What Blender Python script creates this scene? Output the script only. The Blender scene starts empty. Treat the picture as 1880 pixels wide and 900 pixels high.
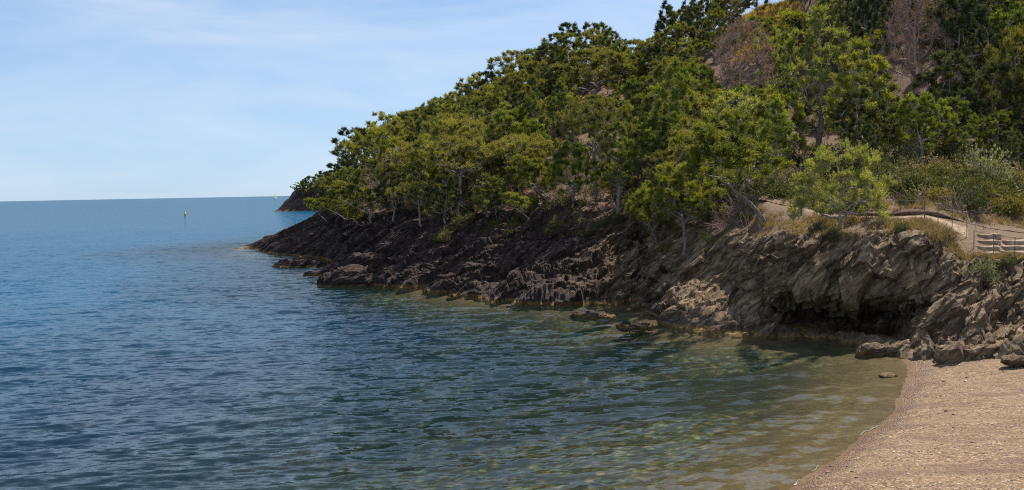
import bpy, math, random
import numpy as np
from mathutils import Vector, Matrix, Euler
from mathutils.bvhtree import BVHTree

sc = bpy.context.scene
R = math.radians
# ------------------------------------------------------------------ camera
FPX, CX, CY, HCAM = 1628.0, 940.0, 450.0, 7.5       # focal length / centre in photo pixels (1880x900)
cam_d = bpy.data.cameras.new("camera")
cam = bpy.data.objects.new("camera", cam_d)
sc.collection.objects.link(cam)
cam_d.sensor_width = 36.0
cam_d.lens = 36.0 * FPX / 1880.0
cam_d.clip_start = 0.1
cam_d.clip_end = 90000.0
PITCH, ROLL = math.atan(98.0 / FPX), R(1.08)
CM = Matrix.Rotation(R(90) - PITCH, 3, 'X') @ Matrix.Rotation(-ROLL, 3, 'Z')
cam.matrix_world = Matrix.Translation((0, 0, HCAM)) @ CM.to_4x4()
sc.camera = cam
# ------------------------------------------------------------------ light
SUN_EL, SUN_AZ = R(53), R(43)                        # azimuth from +Y towards +X
w = bpy.data.worlds.new("World")
sc.world = w
w.use_nodes = True
wn, wl = w.node_tree.nodes, w.node_tree.links
wn.clear()
sky = wn.new('ShaderNodeTexSky')
sky.sky_type = 'NISHITA'
sky.sun_disc = False
sky.sun_elevation, sky.sun_rotation = SUN_EL, SUN_AZ
sky.air_density, sky.dust_density, sky.ozone_density = 0.8, 0.1, 1.6
bgn = wn.new('ShaderNodeBackground')
bgn.inputs['Strength'].default_value = 0.102
outw = wn.new('ShaderNodeOutputWorld')
tcw = wn.new('ShaderNodeTexCoord')
mpw = wn.new('ShaderNodeMapping')                     # thin cirrus, stretched along the horizon
mpw.inputs['Scale'].default_value = (1.6, 1.6, 7.0)
mpw.inputs['Rotation'].default_value = (0.12, -0.16, 0.3)
nzw = wn.new('ShaderNodeTexNoise')
nzw.inputs['Scale'].default_value = 1.9
nzw.inputs['Detail'].default_value = 8
nzw.inputs['Roughness'].default_value = 0.58
nzw.inputs['Distortion'].default_value = 0.6
rpw = wn.new('ShaderNodeValToRGB')
rpw.color_ramp.elements[0].position, rpw.color_ramp.elements[1].position = 0.32, 0.74
rpw.color_ramp.elements[0].color = (0.0, 0.0, 0.0, 1)
rpw.color_ramp.elements[1].color = (0.62, 0.62, 0.62, 1)
mxw = wn.new('ShaderNodeMix')
mxw.data_type = 'RGBA'
mxw.inputs[7].default_value = (5.6, 6.1, 6.9, 1)
tnw = wn.new('ShaderNodeMix')
tnw.data_type = 'RGBA'
tnw.blend_type = 'MULTIPLY'
tnw.inputs[0].default_value = 1.0
tnw.inputs[7].default_value = (0.9, 1.02, 1.06, 1)
wl.new(tcw.outputs['Generated'], mpw.inputs['Vector'])
wl.new(mpw.outputs['Vector'], nzw.inputs['Vector'])
wl.new(nzw.outputs['Fac'], rpw.inputs['Fac'])
wl.new(rpw.outputs['Color'], mxw.inputs[0])
wl.new(sky.outputs['Color'], tnw.inputs[6])
vlw = wn.new('ShaderNodeMix')                         # pale haze mixed in at the horizon, thinned overhead to weaken fill light
vlw.data_type = 'RGBA'
sxw = wn.new('ShaderNodeSeparateXYZ')
mrw = wn.new('ShaderNodeMapRange')
mrw.inputs['From Min'].default_value, mrw.inputs['From Max'].default_value = 0.0, 0.6
mrw.inputs['To Min'].default_value, mrw.inputs['To Max'].default_value = 0.74, 0.0
wl.new(tcw.outputs['Generated'], sxw.inputs[0])
wl.new(sxw.outputs['Z'], mrw.inputs['Value'])
wl.new(mrw.outputs[0], vlw.inputs[0])
vlw.inputs[7].default_value = (2.55, 3.8, 5.85, 1)
wl.new(tnw.outputs[2], vlw.inputs[6])
wl.new(vlw.outputs[2], mxw.inputs[6])
wl.new(mxw.outputs[2], bgn.inputs['Color'])
wl.new(bgn.outputs[0], outw.inputs['Surface'])
sun_d = bpy.data.lights.new("sun", 'SUN')
sun_d.energy, sun_d.angle, sun_d.color = 5.0, R(0.53), (1.0, 0.93, 0.82)
sun = bpy.data.objects.new("sun", sun_d)
sc.collection.objects.link(sun)
sdir = Vector((math.sin(SUN_AZ) * math.cos(SUN_EL), math.cos(SUN_AZ) * math.cos(SUN_EL), math.sin(SUN_EL)))
sun.rotation_euler = sdir.to_track_quat('Z', 'Y').to_euler()
sun.location = (60, 40, 80)
vs = sc.view_settings
sc.display_settings.display_device = 'sRGB'
vs.view_transform, vs.look, vs.exposure, vs.gamma, vs.use_curve_mapping = 'Standard', 'None', 0.48, 1.0, False
sc.cycles.use_denoising = True
sc.cycles.denoising_prefilter = 'NONE'
sc.cycles.filter_width = 1.1
sc.cycles.max_bounces = 8
sc.cycles.diffuse_bounces = 2
sc.cycles.transparent_max_bounces = 12
sc.cycles.caustics_reflective = sc.cycles.caustics_refractive = False

# ------------------------------------------------------------------ helpers
COL = sc.collection
rng = np.random.default_rng(7)
random.seed(7)


def link(o, parent=None):
    COL.objects.link(o)
    if parent is not None:
        o.parent = parent
    return o


def tag(o, label=None, cat=None, group=None, kind=None):
    for k, v in (("label", label), ("category", cat), ("group", group), ("kind", kind)):
        if v:
            o[k] = v
    return o


def mesh(name, v, f, mat=None, smooth=False, attrs=None):
    """v (N,3); f (M,3|4) int array or a list of such arrays"""
    v = np.asarray(v, np.float32)
    fl = [np.asarray(a, np.int32) for a in (f if isinstance(f, list) else [f]) if len(a)]
    m = bpy.data.meshes.new(name)
    m.vertices.add(len(v))
    m.vertices.foreach_set("co", v.ravel())
    tot = np.concatenate([np.full(len(a), a.shape[1], np.int32) for a in fl])
    idx = np.concatenate([a.ravel() for a in fl])
    m.loops.add(len(idx))
    m.loops.foreach_set("vertex_index", idx)
    m.polygons.add(len(tot))
    m.polygons.foreach_set("loop_start", np.concatenate([[0], np.cumsum(tot)[:-1]]).astype(np.int32))
    m.polygons.foreach_set("loop_total", tot)
    if smooth:
        m.polygons.foreach_set("use_smooth", np.ones(len(tot), bool))
    for k, a in (attrs or {}).items():
        at = m.attributes.new(k, 'FLOAT', 'POINT')
        at.data.foreach_set("value", np.asarray(a, np.float32))
    m.update(calc_edges=True)
    if mat:
        m.materials.append(mat)
    return m


def obj(name, me, parent=None):
    return link(bpy.data.objects.new(name, me), parent)


def empty(name, loc=(0, 0, 0)):
    o = bpy.data.objects.new(name, None)
    o.location = loc
    o.empty_display_size = 0.2
    return link(o)


def pray(px, py):
    d = CM @ Vector(((px - CX) / FPX, (CY - py) / FPX, -1.0))
    return d


def at(px, py, d):
    """world point seen at photo pixel px,py that lies d metres ahead"""
    v = pray(px, py)
    return np.array((v.x / v.y * d, d, HCAM + v.z / v.y * d))


def on_z(px, py, z=0.0):
    v = pray(px, py)
    t = (z - HCAM) / v.z
    return np.array((v.x * t, v.y * t, z))


# gradient noise
_rs = np.random.RandomState(3)
_perm = np.concatenate([_rs.permutation(256)] * 3).astype(np.int32)
_grad = _rs.normal(size=(256, 3)).astype(np.float32)
_grad /= np.linalg.norm(_grad, axis=1, keepdims=True)


def perlin(p):
    p = np.asarray(p, np.float32)
    i = np.floor(p).astype(np.int32)
    f = p - i
    u = f * f * f * (f * (f * 6 - 15) + 10)
    i &= 255
    out = 0
    for dx in (0, 1):
        wx = u[..., 0] if dx else 1 - u[..., 0]
        for dy in (0, 1):
            wy = u[..., 1] if dy else 1 - u[..., 1]
            for dz in (0, 1):
                wz = u[..., 2] if dz else 1 - u[..., 2]
                h = _perm[_perm[_perm[(i[..., 0] + dx) & 255] + ((i[..., 1] + dy) & 255)] + ((i[..., 2] + dz) & 255)]
                g = _grad[h]
                out = out + wx * wy * wz * (g[..., 0] * (f[..., 0] - dx) + g[..., 1] * (f[..., 1] - dy) + g[..., 2] * (f[..., 2] - dz))
    return out * 1.5


def fbm(p, o=4, gain=0.5, ridged=False):
    a, s, t = 1.0, 0, 0.0
    p = np.asarray(p, np.float32)
    for k in range(o):
        n = perlin(p * (2.03 ** k) + 17.3 * k)
        if ridged:
            n = 1 - 2 * np.abs(n)
        s = s + a * n
        t += a
        a *= gain
    return s / t


def sstep(a, b, x):
    t = np.clip((x - a) / (b - a), 0, 1)
    return t * t * (3 - 2 * t)


_hk = _rs.rand(4096).astype(np.float32)


def strata(t):
    """saw-toothed slabs along the bedding coordinate t: 0..1"""
    k = np.floor(t)
    f = t - k
    k = k.astype(np.int64)
    a = _hk[k % 4096] * 0.65 + 0.35 * (1 - f)
    b = _hk[(k - 1) % 4096] * 0.65
    e = sstep(0, 0.16, f)
    return b * (1 - e) + a * e


_jit = _rs.rand(256, 3).astype(np.float32)
_val = _rs.rand(256).astype(np.float32)


def cells(p):
    """random value of the nearest jittered cell: sharp-edged blocks"""
    p = np.asarray(p, np.float32)
    i0 = np.floor(p).astype(np.int32)
    best = np.full(p.shape[:-1], 1e9, np.float32)
    val = np.zeros(p.shape[:-1], np.float32)
    for dx in (-1, 0, 1):
        for dy in (-1, 0, 1):
            for dz in (-1, 0, 1):
                c = i0 + np.array((dx, dy, dz), np.int32)
                m = c & 255
                h = _perm[_perm[_perm[m[..., 0]] + m[..., 1]] + m[..., 2]]
                d = ((c + _jit[h] - p) ** 2).sum(-1)
                k = d < best
                best = np.where(k, d, best)
                val = np.where(k, _val[h], val)
    return val


# ------------------------------------------------------------------ node helpers
def mat_new(name):
    m = bpy.data.materials.new(name)
    m.use_nodes = True
    m.node_tree.nodes.clear()
    return m, NT(m.node_tree)


class NT:
    def __init__(s, t):
        s.n, s.l = t.nodes, t.links

    def add(s, typ, ins=None, **kw):
        n = s.n.new(typ)
        for k, v in kw.items():
            setattr(n, k, v)
        for k, v in (ins or {}).items():
            s.put(n.inputs[k], v)
        return n

    def put(s, sock, v):
        if isinstance(v, bpy.types.NodeSocket):
            s.l.new(v, sock)
        elif isinstance(v, (tuple, list)) and len(v) == 3 and sock.type == 'RGBA':
            sock.default_value = (*v, 1)
        else:
            sock.default_value = v

    def pos(s):
        return s.add('ShaderNodeNewGeometry').outputs['Position']

    def mapping(s, vec, scale=(1, 1, 1), rot=(0, 0, 0)):
        if any(rot):      # turn first, then stretch
            vec = s.add('ShaderNodeMapping', {'Vector': vec, 'Rotation': rot}).outputs[0]
        return s.add('ShaderNodeMapping', {'Vector': vec, 'Scale': scale}).outputs[0]

    def noise(s, vec, scale, detail=4, rough=0.55, dist=0.0):
        return s.add('ShaderNodeTexNoise', {'Vector': vec, 'Scale': scale, 'Detail': detail, 'Roughness': rough, 'Distortion': dist}).outputs['Fac']

    def ramp(s, fac, *stops):
        n = s.add('ShaderNodeValToRGB', {'Fac': fac})
        e = n.color_ramp.elements
        while len(e) < len(stops):
            e.new(0.5)
        for q, (p, c) in zip(e, stops):
            q.position = p
            q.color = (*c, 1) if isinstance(c, tuple) else (c, c, c, 1)
        return n.outputs['Color']

    def mix(s, fac, a, b, mode='MIX'):
        n = s.add('ShaderNodeMix', data_type='RGBA', blend_type=mode)
        s.put(n.inputs[0], fac)
        s.put(n.inputs[6], a)
        s.put(n.inputs[7], b)
        return n.outputs[2]

    def math(s, op, a, b=0.0, clamp=False):
        n = s.add('ShaderNodeMath', operation=op, use_clamp=clamp)
        s.put(n.inputs[0], a)
        s.put(n.inputs[1], b)
        return n.outputs[0]

    def maprange(s, v, a, b, c=0.0, d=1.0):
        return s.add('ShaderNodeMapRange', {'Value': v, 'From Min': a, 'From Max': b, 'To Min': c, 'To Max': d}).outputs[0]

    def attr(s, name):
        return s.add('ShaderNodeAttribute', attribute_name=name).outputs['Fac']

    def bump(s, h, strength, dist, normal=None):
        i = {'Height': h, 'Strength': strength, 'Distance': dist}
        if normal is not None:
            i['Normal'] = normal
        return s.add('ShaderNodeBump', i).outputs[0]

    def principled(s, color, rough=0.9, normal=None, spec=0.3):
        i = {'Base Color': color, 'Roughness': rough, 'Specular IOR Level': spec}
        if normal is not None:
            i['Normal'] = normal
        return s.add('ShaderNodeBsdfPrincipled', i).outputs[0]

    def out(s, sh):
        s.add('ShaderNodeOutputMaterial', {'Surface': sh})


def rock_nodes(t, pos):
    """schist: colour, bump height"""
    b = t.mapping(pos, (0.5, 0.6, 4.2), (0, R(40), 0))
    st = t.noise(b, 1.3, 8, 0.62, 0.5)
    fine = t.noise(b, 5.0, 6, 0.7, 0.3)
    big = t.noise(pos, 0.22, 5, 0.6)
    sp = t.noise(pos, 7.0, 5, 0.75)
    x = t.add('ShaderNodeSeparateXYZ', {'Vector': pos})
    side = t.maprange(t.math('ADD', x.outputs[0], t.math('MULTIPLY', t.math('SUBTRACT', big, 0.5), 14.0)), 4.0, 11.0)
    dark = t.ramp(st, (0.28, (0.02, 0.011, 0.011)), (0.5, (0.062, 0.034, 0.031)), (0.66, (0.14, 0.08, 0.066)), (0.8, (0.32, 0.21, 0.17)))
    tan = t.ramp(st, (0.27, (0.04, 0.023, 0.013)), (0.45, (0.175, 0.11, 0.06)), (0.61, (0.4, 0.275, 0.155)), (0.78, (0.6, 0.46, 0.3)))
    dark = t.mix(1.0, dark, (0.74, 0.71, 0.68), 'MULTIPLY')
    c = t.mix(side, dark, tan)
    c = t.mix(t.ramp(sp, (0.45, 0.0), (0.78, 0.5)), c, t.mix(0.4, c, (0.5, 0.38, 0.3)))
    c = t.mix(t.ramp(fine, (0.3, 0.75), (0.55, 0.0)), c, t.mix(1.0, c, (0.35, 0.32, 0.32), 'MULTIPLY'))
    pale = t.ramp(t.noise(pos, 1.7, 6, 0.7, 0.6), (0.56, 0.0), (0.66, 0.55))
    c = t.mix(pale, c, t.mix(0.55, c, (0.42, 0.34, 0.25)))
    run = t.ramp(t.noise(t.mapping(pos, (1.3, 1.3, 0.16)), 1.2, 5, 0.65), (0.5, 0.0), (0.62, 0.7))
    c = t.mix(run, c, t.mix(1.0, c, (0.42, 0.38, 0.36), 'MULTIPLY'))
    lich = t.math('MULTIPLY', t.ramp(t.noise(pos, 2.6, 4, 0.6, 0.4), (0.68, 0.0), (0.73, 0.7)), side)
    c = t.mix(lich, c, (0.4, 0.17, 0.03))
    iron = t.ramp(t.noise(pos, 0.9, 5, 0.65, 1.0), (0.6, 0.0), (0.72, 0.55))
    c = t.mix(iron, c, t.mix(0.45, c, (0.36, 0.16, 0.06)))
    # ochre weed and wet dark band along the waterline
    zz = t.math('ADD', x.outputs[2], t.math('MULTIPLY', t.math('SUBTRACT', sp, 0.5), 0.35))
    wet = t.maprange(zz, 0.75, 0.25)
    sea = t.maprange(x.outputs[0], 17.5, 15.5)
    wet = t.math('MULTIPLY', wet, sea)
    c = t.mix(t.math('MULTIPLY', wet, 0.6), c, (0.035, 0.03, 0.028))
    alg = t.math('MULTIPLY', t.maprange(zz, 0.22, 0.08), sea)
    c = t.mix(t.math('MULTIPLY', alg, 0.85), c, t.ramp(sp, (0.35, (0.10, 0.06, 0.02)), (0.65, (0.38, 0.22, 0.08))))
    h = t.math('ADD', t.math('MULTIPLY', st, 0.8), t.math('ADD', t.math('MULTIPLY', fine, 0.35), t.math('MULTIPLY', sp, 0.2)))
    return c, h, x


# ------------------------------------------------------------------ materials
m_rock, t = mat_new("schist")
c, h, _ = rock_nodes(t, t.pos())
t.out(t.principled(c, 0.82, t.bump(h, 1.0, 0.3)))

m_hill, t = mat_new("hillside")
p = t.pos()
c, h, x = rock_nodes(t, p)
n1, n2 = t.noise(p, 1.1, 6, 0.65), t.noise(p, 6.0, 6, 0.75)
soil = t.ramp(n2, (0.25, (0.07, 0.038, 0.026)), (0.5, (0.17, 0.09, 0.058)), (0.75, (0.32, 0.19, 0.125)))
lit = t.ramp(n2, (0.25, (0.06, 0.045, 0.025)), (0.55, (0.2, 0.14, 0.075)), (0.8, (0.36, 0.27, 0.15)))
soil = t.mix(t.ramp(n1, (0.42, 0.0), (0.62, 0.85)), soil, lit)
dry = t.ramp(t.noise(p, 8.0, 6, 0.75), (0.25, (0.1, 0.06, 0.038)), (0.5, (0.23, 0.145, 0.085)), (0.75, (0.4, 0.29, 0.17)))
soil = t.mix(t.math('MULTIPLY', t.attr('dry'), t.ramp(n1, (0.3, 0.45), (0.6, 1.0))), soil, dry)
fac = t.maprange(t.math('ADD', t.attr('rock'), t.math('MULTIPLY', t.math('SUBTRACT', n1, 0.5), 1.3)), 0.4, 0.6)
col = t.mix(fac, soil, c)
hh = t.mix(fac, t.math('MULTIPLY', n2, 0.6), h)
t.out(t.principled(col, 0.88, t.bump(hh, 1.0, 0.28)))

m_path, t = mat_new("sandy_path")
p = t.pos()
n1, n2 = t.noise(p, 2.2, 6, 0.7), t.noise(p, 14, 5, 0.7)
c = t.ramp(n1, (0.3, (0.18, 0.115, 0.072)), (0.5, (0.33, 0.235, 0.155)), (0.72, (0.48, 0.37, 0.26)))
c = t.mix(t.ramp(n2, (0.3, 0.6), (0.5, 0.0)), c, (0.2, 0.13, 0.09))
t.out(t.principled(c, 0.95, t.bump(n2, 0.6, 0.05)))

m_beach, t = mat_new("shingle_sand")
p = t.pos()
vo = t.add('ShaderNodeTexVoronoi', {'Vector': p, 'Scale': 17.0, 'Randomness': 1.0})
vcol = t.add('ShaderNodeSeparateColor', {'Color': vo.outputs['Color']})
peb = t.ramp(vcol.outputs[0], (0.0, (0.06, 0.034, 0.02)), (0.3, (0.19, 0.113, 0.066)), (0.6, (0.31, 0.192, 0.108)), (0.9, (0.42, 0.29, 0.18)), (1.0, (0.6, 0.51, 0.4)))
sand = t.ramp(t.noise(p, 30, 5, 0.7), (0.3, (0.16, 0.102, 0.052)), (0.7, (0.365, 0.25, 0.138)))
pat = t.noise(t.mapping(p, (0.35, 0.8, 1), (0, 0, R(35))), 1.1, 6, 0.65, 0.8)
c = t.mix(t.ramp(pat, (0.34, 0.15), (0.6, 0.85)), sand, peb)
weed = t.ramp(t.noise(t.mapping(p, (0.35, 1.1, 1), (0, 0, R(28))), 0.9, 8, 0.72, 1.2), (0.47, 0.0), (0.6, 0.75))
c = t.mix(weed, c, t.ramp(t.noise(p, 25, 3, 0.6), (0.3, (0.07, 0.04, 0.028)), (0.7, (0.25, 0.15, 0.1))))
zz = t.add('ShaderNodeSeparateXYZ', {'Vector': p}).outputs[2]
wetb = t.maprange(t.math('ADD', zz, t.math('MULTIPLY', t.math('SUBTRACT', pat, 0.5), 0.1)), 0.26, 0.12)
c = t.mix(t.math('MULTIPLY', wetb, 0.95), c, t.mix(1.0, c, (0.6, 0.48, 0.34), 'MULTIPLY'))
hgt = t.math('ADD', t.math('MULTIPLY', vo.outputs['Distance'], -1.0), t.math('MULTIPLY', t.noise(p, 4, 6, 0.7), 1.2))
c = t.mix(t.maprange(zz, 0.05, -0.05), c, t.ramp(t.noise(p, 9, 6, 0.7), (0.3, (0.09, 0.056, 0.028)), (0.7, (0.2, 0.13, 0.068))))
rough = t.maprange(wetb, 0, 1, 0.9, 0.45)
t.out(t.principled(c, rough, t.bump(hgt, t.maprange(zz, -0.02, 0.1, 0.0, 0.8), 0.06)))

m_bed, t = mat_new("seabed_pebbles")
p = t.pos()
big = t.noise(t.mapping(p, (1, 0.8, 1)), 0.16, 6, 0.62, 0.7)
n2 = t.noise(p, 1.6, 7, 0.72)
n3 = t.noise(p, 6, 5, 0.7)
c = t.ramp(n2, (0.36, (0.03, 0.028, 0.01)), (0.5, (0.17, 0.145, 0.055)), (0.64, (0.42, 0.36, 0.16)))
c = t.mix(t.ramp(n3, (0.35, 0.7), (0.6, 0.0)), c, (0.06, 0.05, 0.02))
stn = t.add('ShaderNodeTexVoronoi', {'Vector': p, 'Scale': 3.2, 'Randomness': 1.0})
c = t.mix(t.ramp(stn.outputs['Distance'], (0.3, 0.0), (0.62, 0.85)), c, (0.02, 0.018, 0.008))
c = t.mix(0.35, c, t.mix(1.0, c, stn.outputs['Color'], 'MULTIPLY'))
for cx_, cy_, rx_, ry_ in ((5.5, 37.0, 8.5, 4.4), (0.0, 45.0, 9.0, 4.2)):      # dark seagrass, with the shade and reflection below the cliff painted in
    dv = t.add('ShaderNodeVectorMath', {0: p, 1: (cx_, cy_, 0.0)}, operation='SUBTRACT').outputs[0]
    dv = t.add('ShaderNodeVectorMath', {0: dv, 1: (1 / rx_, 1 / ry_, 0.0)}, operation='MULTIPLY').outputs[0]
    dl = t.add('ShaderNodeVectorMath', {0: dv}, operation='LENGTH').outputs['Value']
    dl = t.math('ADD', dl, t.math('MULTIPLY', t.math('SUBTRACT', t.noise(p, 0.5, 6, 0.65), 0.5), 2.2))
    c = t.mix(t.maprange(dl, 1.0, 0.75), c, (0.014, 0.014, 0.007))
c = t.mix(t.ramp(big, (0.52, 0.0), (0.58, 0.92)), c, (0.016, 0.014, 0.009))
zz = t.add('ShaderNodeSeparateXYZ', {'Vector': p}).outputs[2]
shal = t.maprange(zz, -0.8, -0.1)
c = t.mix(shal, c, t.ramp(n3, (0.3, (0.08, 0.05, 0.024)), (0.7, (0.2, 0.13, 0.066))))
t.out(t.principled(c, 0.9))

m_water, t = mat_new("sea_water")
p = t.pos()
q = t.mapping(p, (0.36, 1.0, 1), (0, 0, R(-7)))
n_a = t.add('ShaderNodeTexNoise', {'Vector': q, 'Scale': 4.6, 'Detail': 3, 'Roughness': 0.55, 'Distortion': 0.3}).outputs['Color']
n_b = t.add('ShaderNodeTexNoise', {'Vector': q, 'Scale': 1.7, 'Detail': 2, 'Roughness': 0.5, 'Distortion': 0.4}).outputs['Color']
streak = t.noise(t.mapping(p, (0.012, 0.05, 1), (0, 0, R(-6))), 1.0, 5, 0.6, 0.6)
sl = t.add('ShaderNodeVectorMath', {0: t.mix(0.45, n_a, n_b), 1: (0.5, 0.5, 0.5)}, operation='SUBTRACT').outputs[0]
sl = t.add('ShaderNodeVectorMath', {0: sl, 1: (0.8, 2.0, 0.0)}, operation='MULTIPLY').outputs[0]
sl_n = t.add('ShaderNodeVectorMath', {0: sl}, operation='SCALE')
t.put(sl_n.inputs['Scale'], t.math('MULTIPLY', t.maprange(streak, 0.3, 0.7, 0.65, 1.25), t.maprange(t.attr('depth'), 0.0, 2.0, 0.45, 1.0)))
nrm = t.add('ShaderNodeVectorMath', {0: t.add('ShaderNodeNewGeometry').outputs['Normal'], 1: sl_n.outputs[0]}, operation='ADD').outputs[0]
nrm = t.add('ShaderNodeVectorMath', {0: nrm}, operation='NORMALIZE').outputs[0]
fr = t.math('MINIMUM', t.add('ShaderNodeFresnel', {'IOR': 1.333, 'Normal': nrm}).outputs[0], 0.33)   # a ruffled sea never mirrors fully
opac = t.math('SUBTRACT', 1.0, t.math('POWER', 2.718, t.math('MULTIPLY', t.attr('depth'), -0.24)))
deep = t.ramp(t.maprange(t.attr('depth'), 0.0, 24.0), (0.03, (0.004, 0.03, 0.022)), (0.2, (0.002, 0.024, 0.05)), (0.9, (0.001, 0.062, 0.128)))
body = t.add('ShaderNodeMixShader', {0: opac, 1: t.add('ShaderNodeBsdfTransparent', {'Color': (0.86, 0.9, 0.82)}).outputs[0],
                                     2: t.add('ShaderNodeBsdfDiffuse', {'Color': deep, 'Normal': nrm}).outputs[0]}).outputs[0]
gl = t.add('ShaderNodeBsdfGlossy', {'Color': (1, 1, 1), 'Roughness': 0.08, 'Normal': nrm}).outputs[0]
t.out(t.add('ShaderNodeMixShader', {0: fr, 1: body, 2: gl}).outputs[0])

m_foam, t = mat_new("wave_foam")
t.out(t.principled((0.32, 0.31, 0.28), 0.5))


def leaf_mat(name, c0, c1, c2, transl=0.38):
    m, t = mat_new(name)
    rnd = t.add('ShaderNodeObjectInfo').outputs['Random']
    v = t.math('ADD', t.math('MULTIPLY', t.attr('tint'), 0.55), t.math('MULTIPLY', rnd, 0.45))
    c = t.ramp(v, (0.1, c0), (0.5, c1), (0.9, c2))
    d = t.principled(c, 0.6, spec=0.25)
    tr = t.add('ShaderNodeBsdfTranslucent', {'Color': t.mix(1.0, c, (1.5, 1.45, 0.7), 'MULTIPLY')}).outputs[0]
    t.out(t.add('ShaderNodeMixShader', {0: transl, 1: d, 2: tr}).outputs[0])
    return m


m_pine = leaf_mat("pine_needles", (0.042, 0.06, 0.012), (0.155, 0.172, 0.02), (0.35, 0.335, 0.046))
m_pine_dark = leaf_mat("dark_pine_needles", (0.026, 0.04, 0.012), (0.055, 0.072, 0.018), (0.1, 0.112, 0.025), 0.32)
m_pine_olive = leaf_mat("olive_pine_needles", (0.08, 0.085, 0.018), (0.17, 0.165, 0.03), (0.31, 0.275, 0.06))
m_pine_fresh = leaf_mat("fresh_pine_needles", (0.045, 0.07, 0.013), (0.125, 0.165, 0.02), (0.27, 0.295, 0.04))
m_pine_pale = leaf_mat("pale_pine_needles", (0.14, 0.165, 0.035), (0.22, 0.245, 0.05), (0.33, 0.33, 0.085), 0.45)
m_shrub = leaf_mat("shrub_leaves", (0.022, 0.034, 0.01), (0.062, 0.078, 0.018), (0.18, 0.155, 0.055), 0.32)
m_shrub_grey = leaf_mat("grey_shrub_leaves", (0.1, 0.11, 0.06), (0.17, 0.18, 0.09), (0.26, 0.25, 0.14), 0.3)
m_shrub_brown = leaf_mat("brown_shrub_leaves", (0.13, 0.085, 0.05), (0.22, 0.15, 0.07), (0.3, 0.2, 0.08), 0.3)
m_shrub_yellow = leaf_mat("yellow_shrub_leaves", (0.08, 0.08, 0.02), (0.15, 0.125, 0.03), (0.25, 0.19, 0.045), 0.35)
m_dead = leaf_mat("dead_needles", (0.17, 0.08, 0.05), (0.27, 0.135, 0.085), (0.36, 0.2, 0.13), 0.3)
m_grass = leaf_mat("dry_grass_blades", (0.14, 0.1, 0.06), (0.26, 0.19, 0.11), (0.42, 0.33, 0.19), 0.35)


def bark_mat(name, a, b):
    m, t = mat_new(name)
    co = t.add('ShaderNodeTexCoord').outputs['Object']
    n = t.noise(t.mapping(co, (3, 3, 0.8)), 3.0, 5, 0.7)
    t.out(t.principled(t.ramp(n, (0.3, a), (0.7, b)), 0.9, t.bump(n, 0.6, 0.03)))
    return m


m_bark = bark_mat("pine_bark", (0.13, 0.105, 0.09), (0.42, 0.355, 0.31))
m_deadwood = bark_mat("dead_wood", (0.24, 0.155, 0.125), (0.48, 0.355, 0.3))

m_steel, t = mat_new("rusty_steel")
n = t.noise(t.pos(), 18, 4, 0.6)
t.out(t.principled(t.ramp(n, (0.3, (0.07, 0.06, 0.055)), (0.7, (0.2, 0.17, 0.15))), 0.6))
m_yellow, t = mat_new("buoy_yellow_paint")
t.out(t.principled(t.ramp(t.noise(t.pos(), 3, 4), (0.3, (0.6, 0.36, 0.02)), (0.7, (0.8, 0.52, 0.04))), 0.5))
m_white, t = mat_new("white_gelcoat")
t.out(t.principled(t.ramp(t.noise(t.pos(), 0.6, 3), (0.3, (0.72, 0.72, 0.7)), (0.7, (0.82, 0.82, 0.82))), 0.5))

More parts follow.
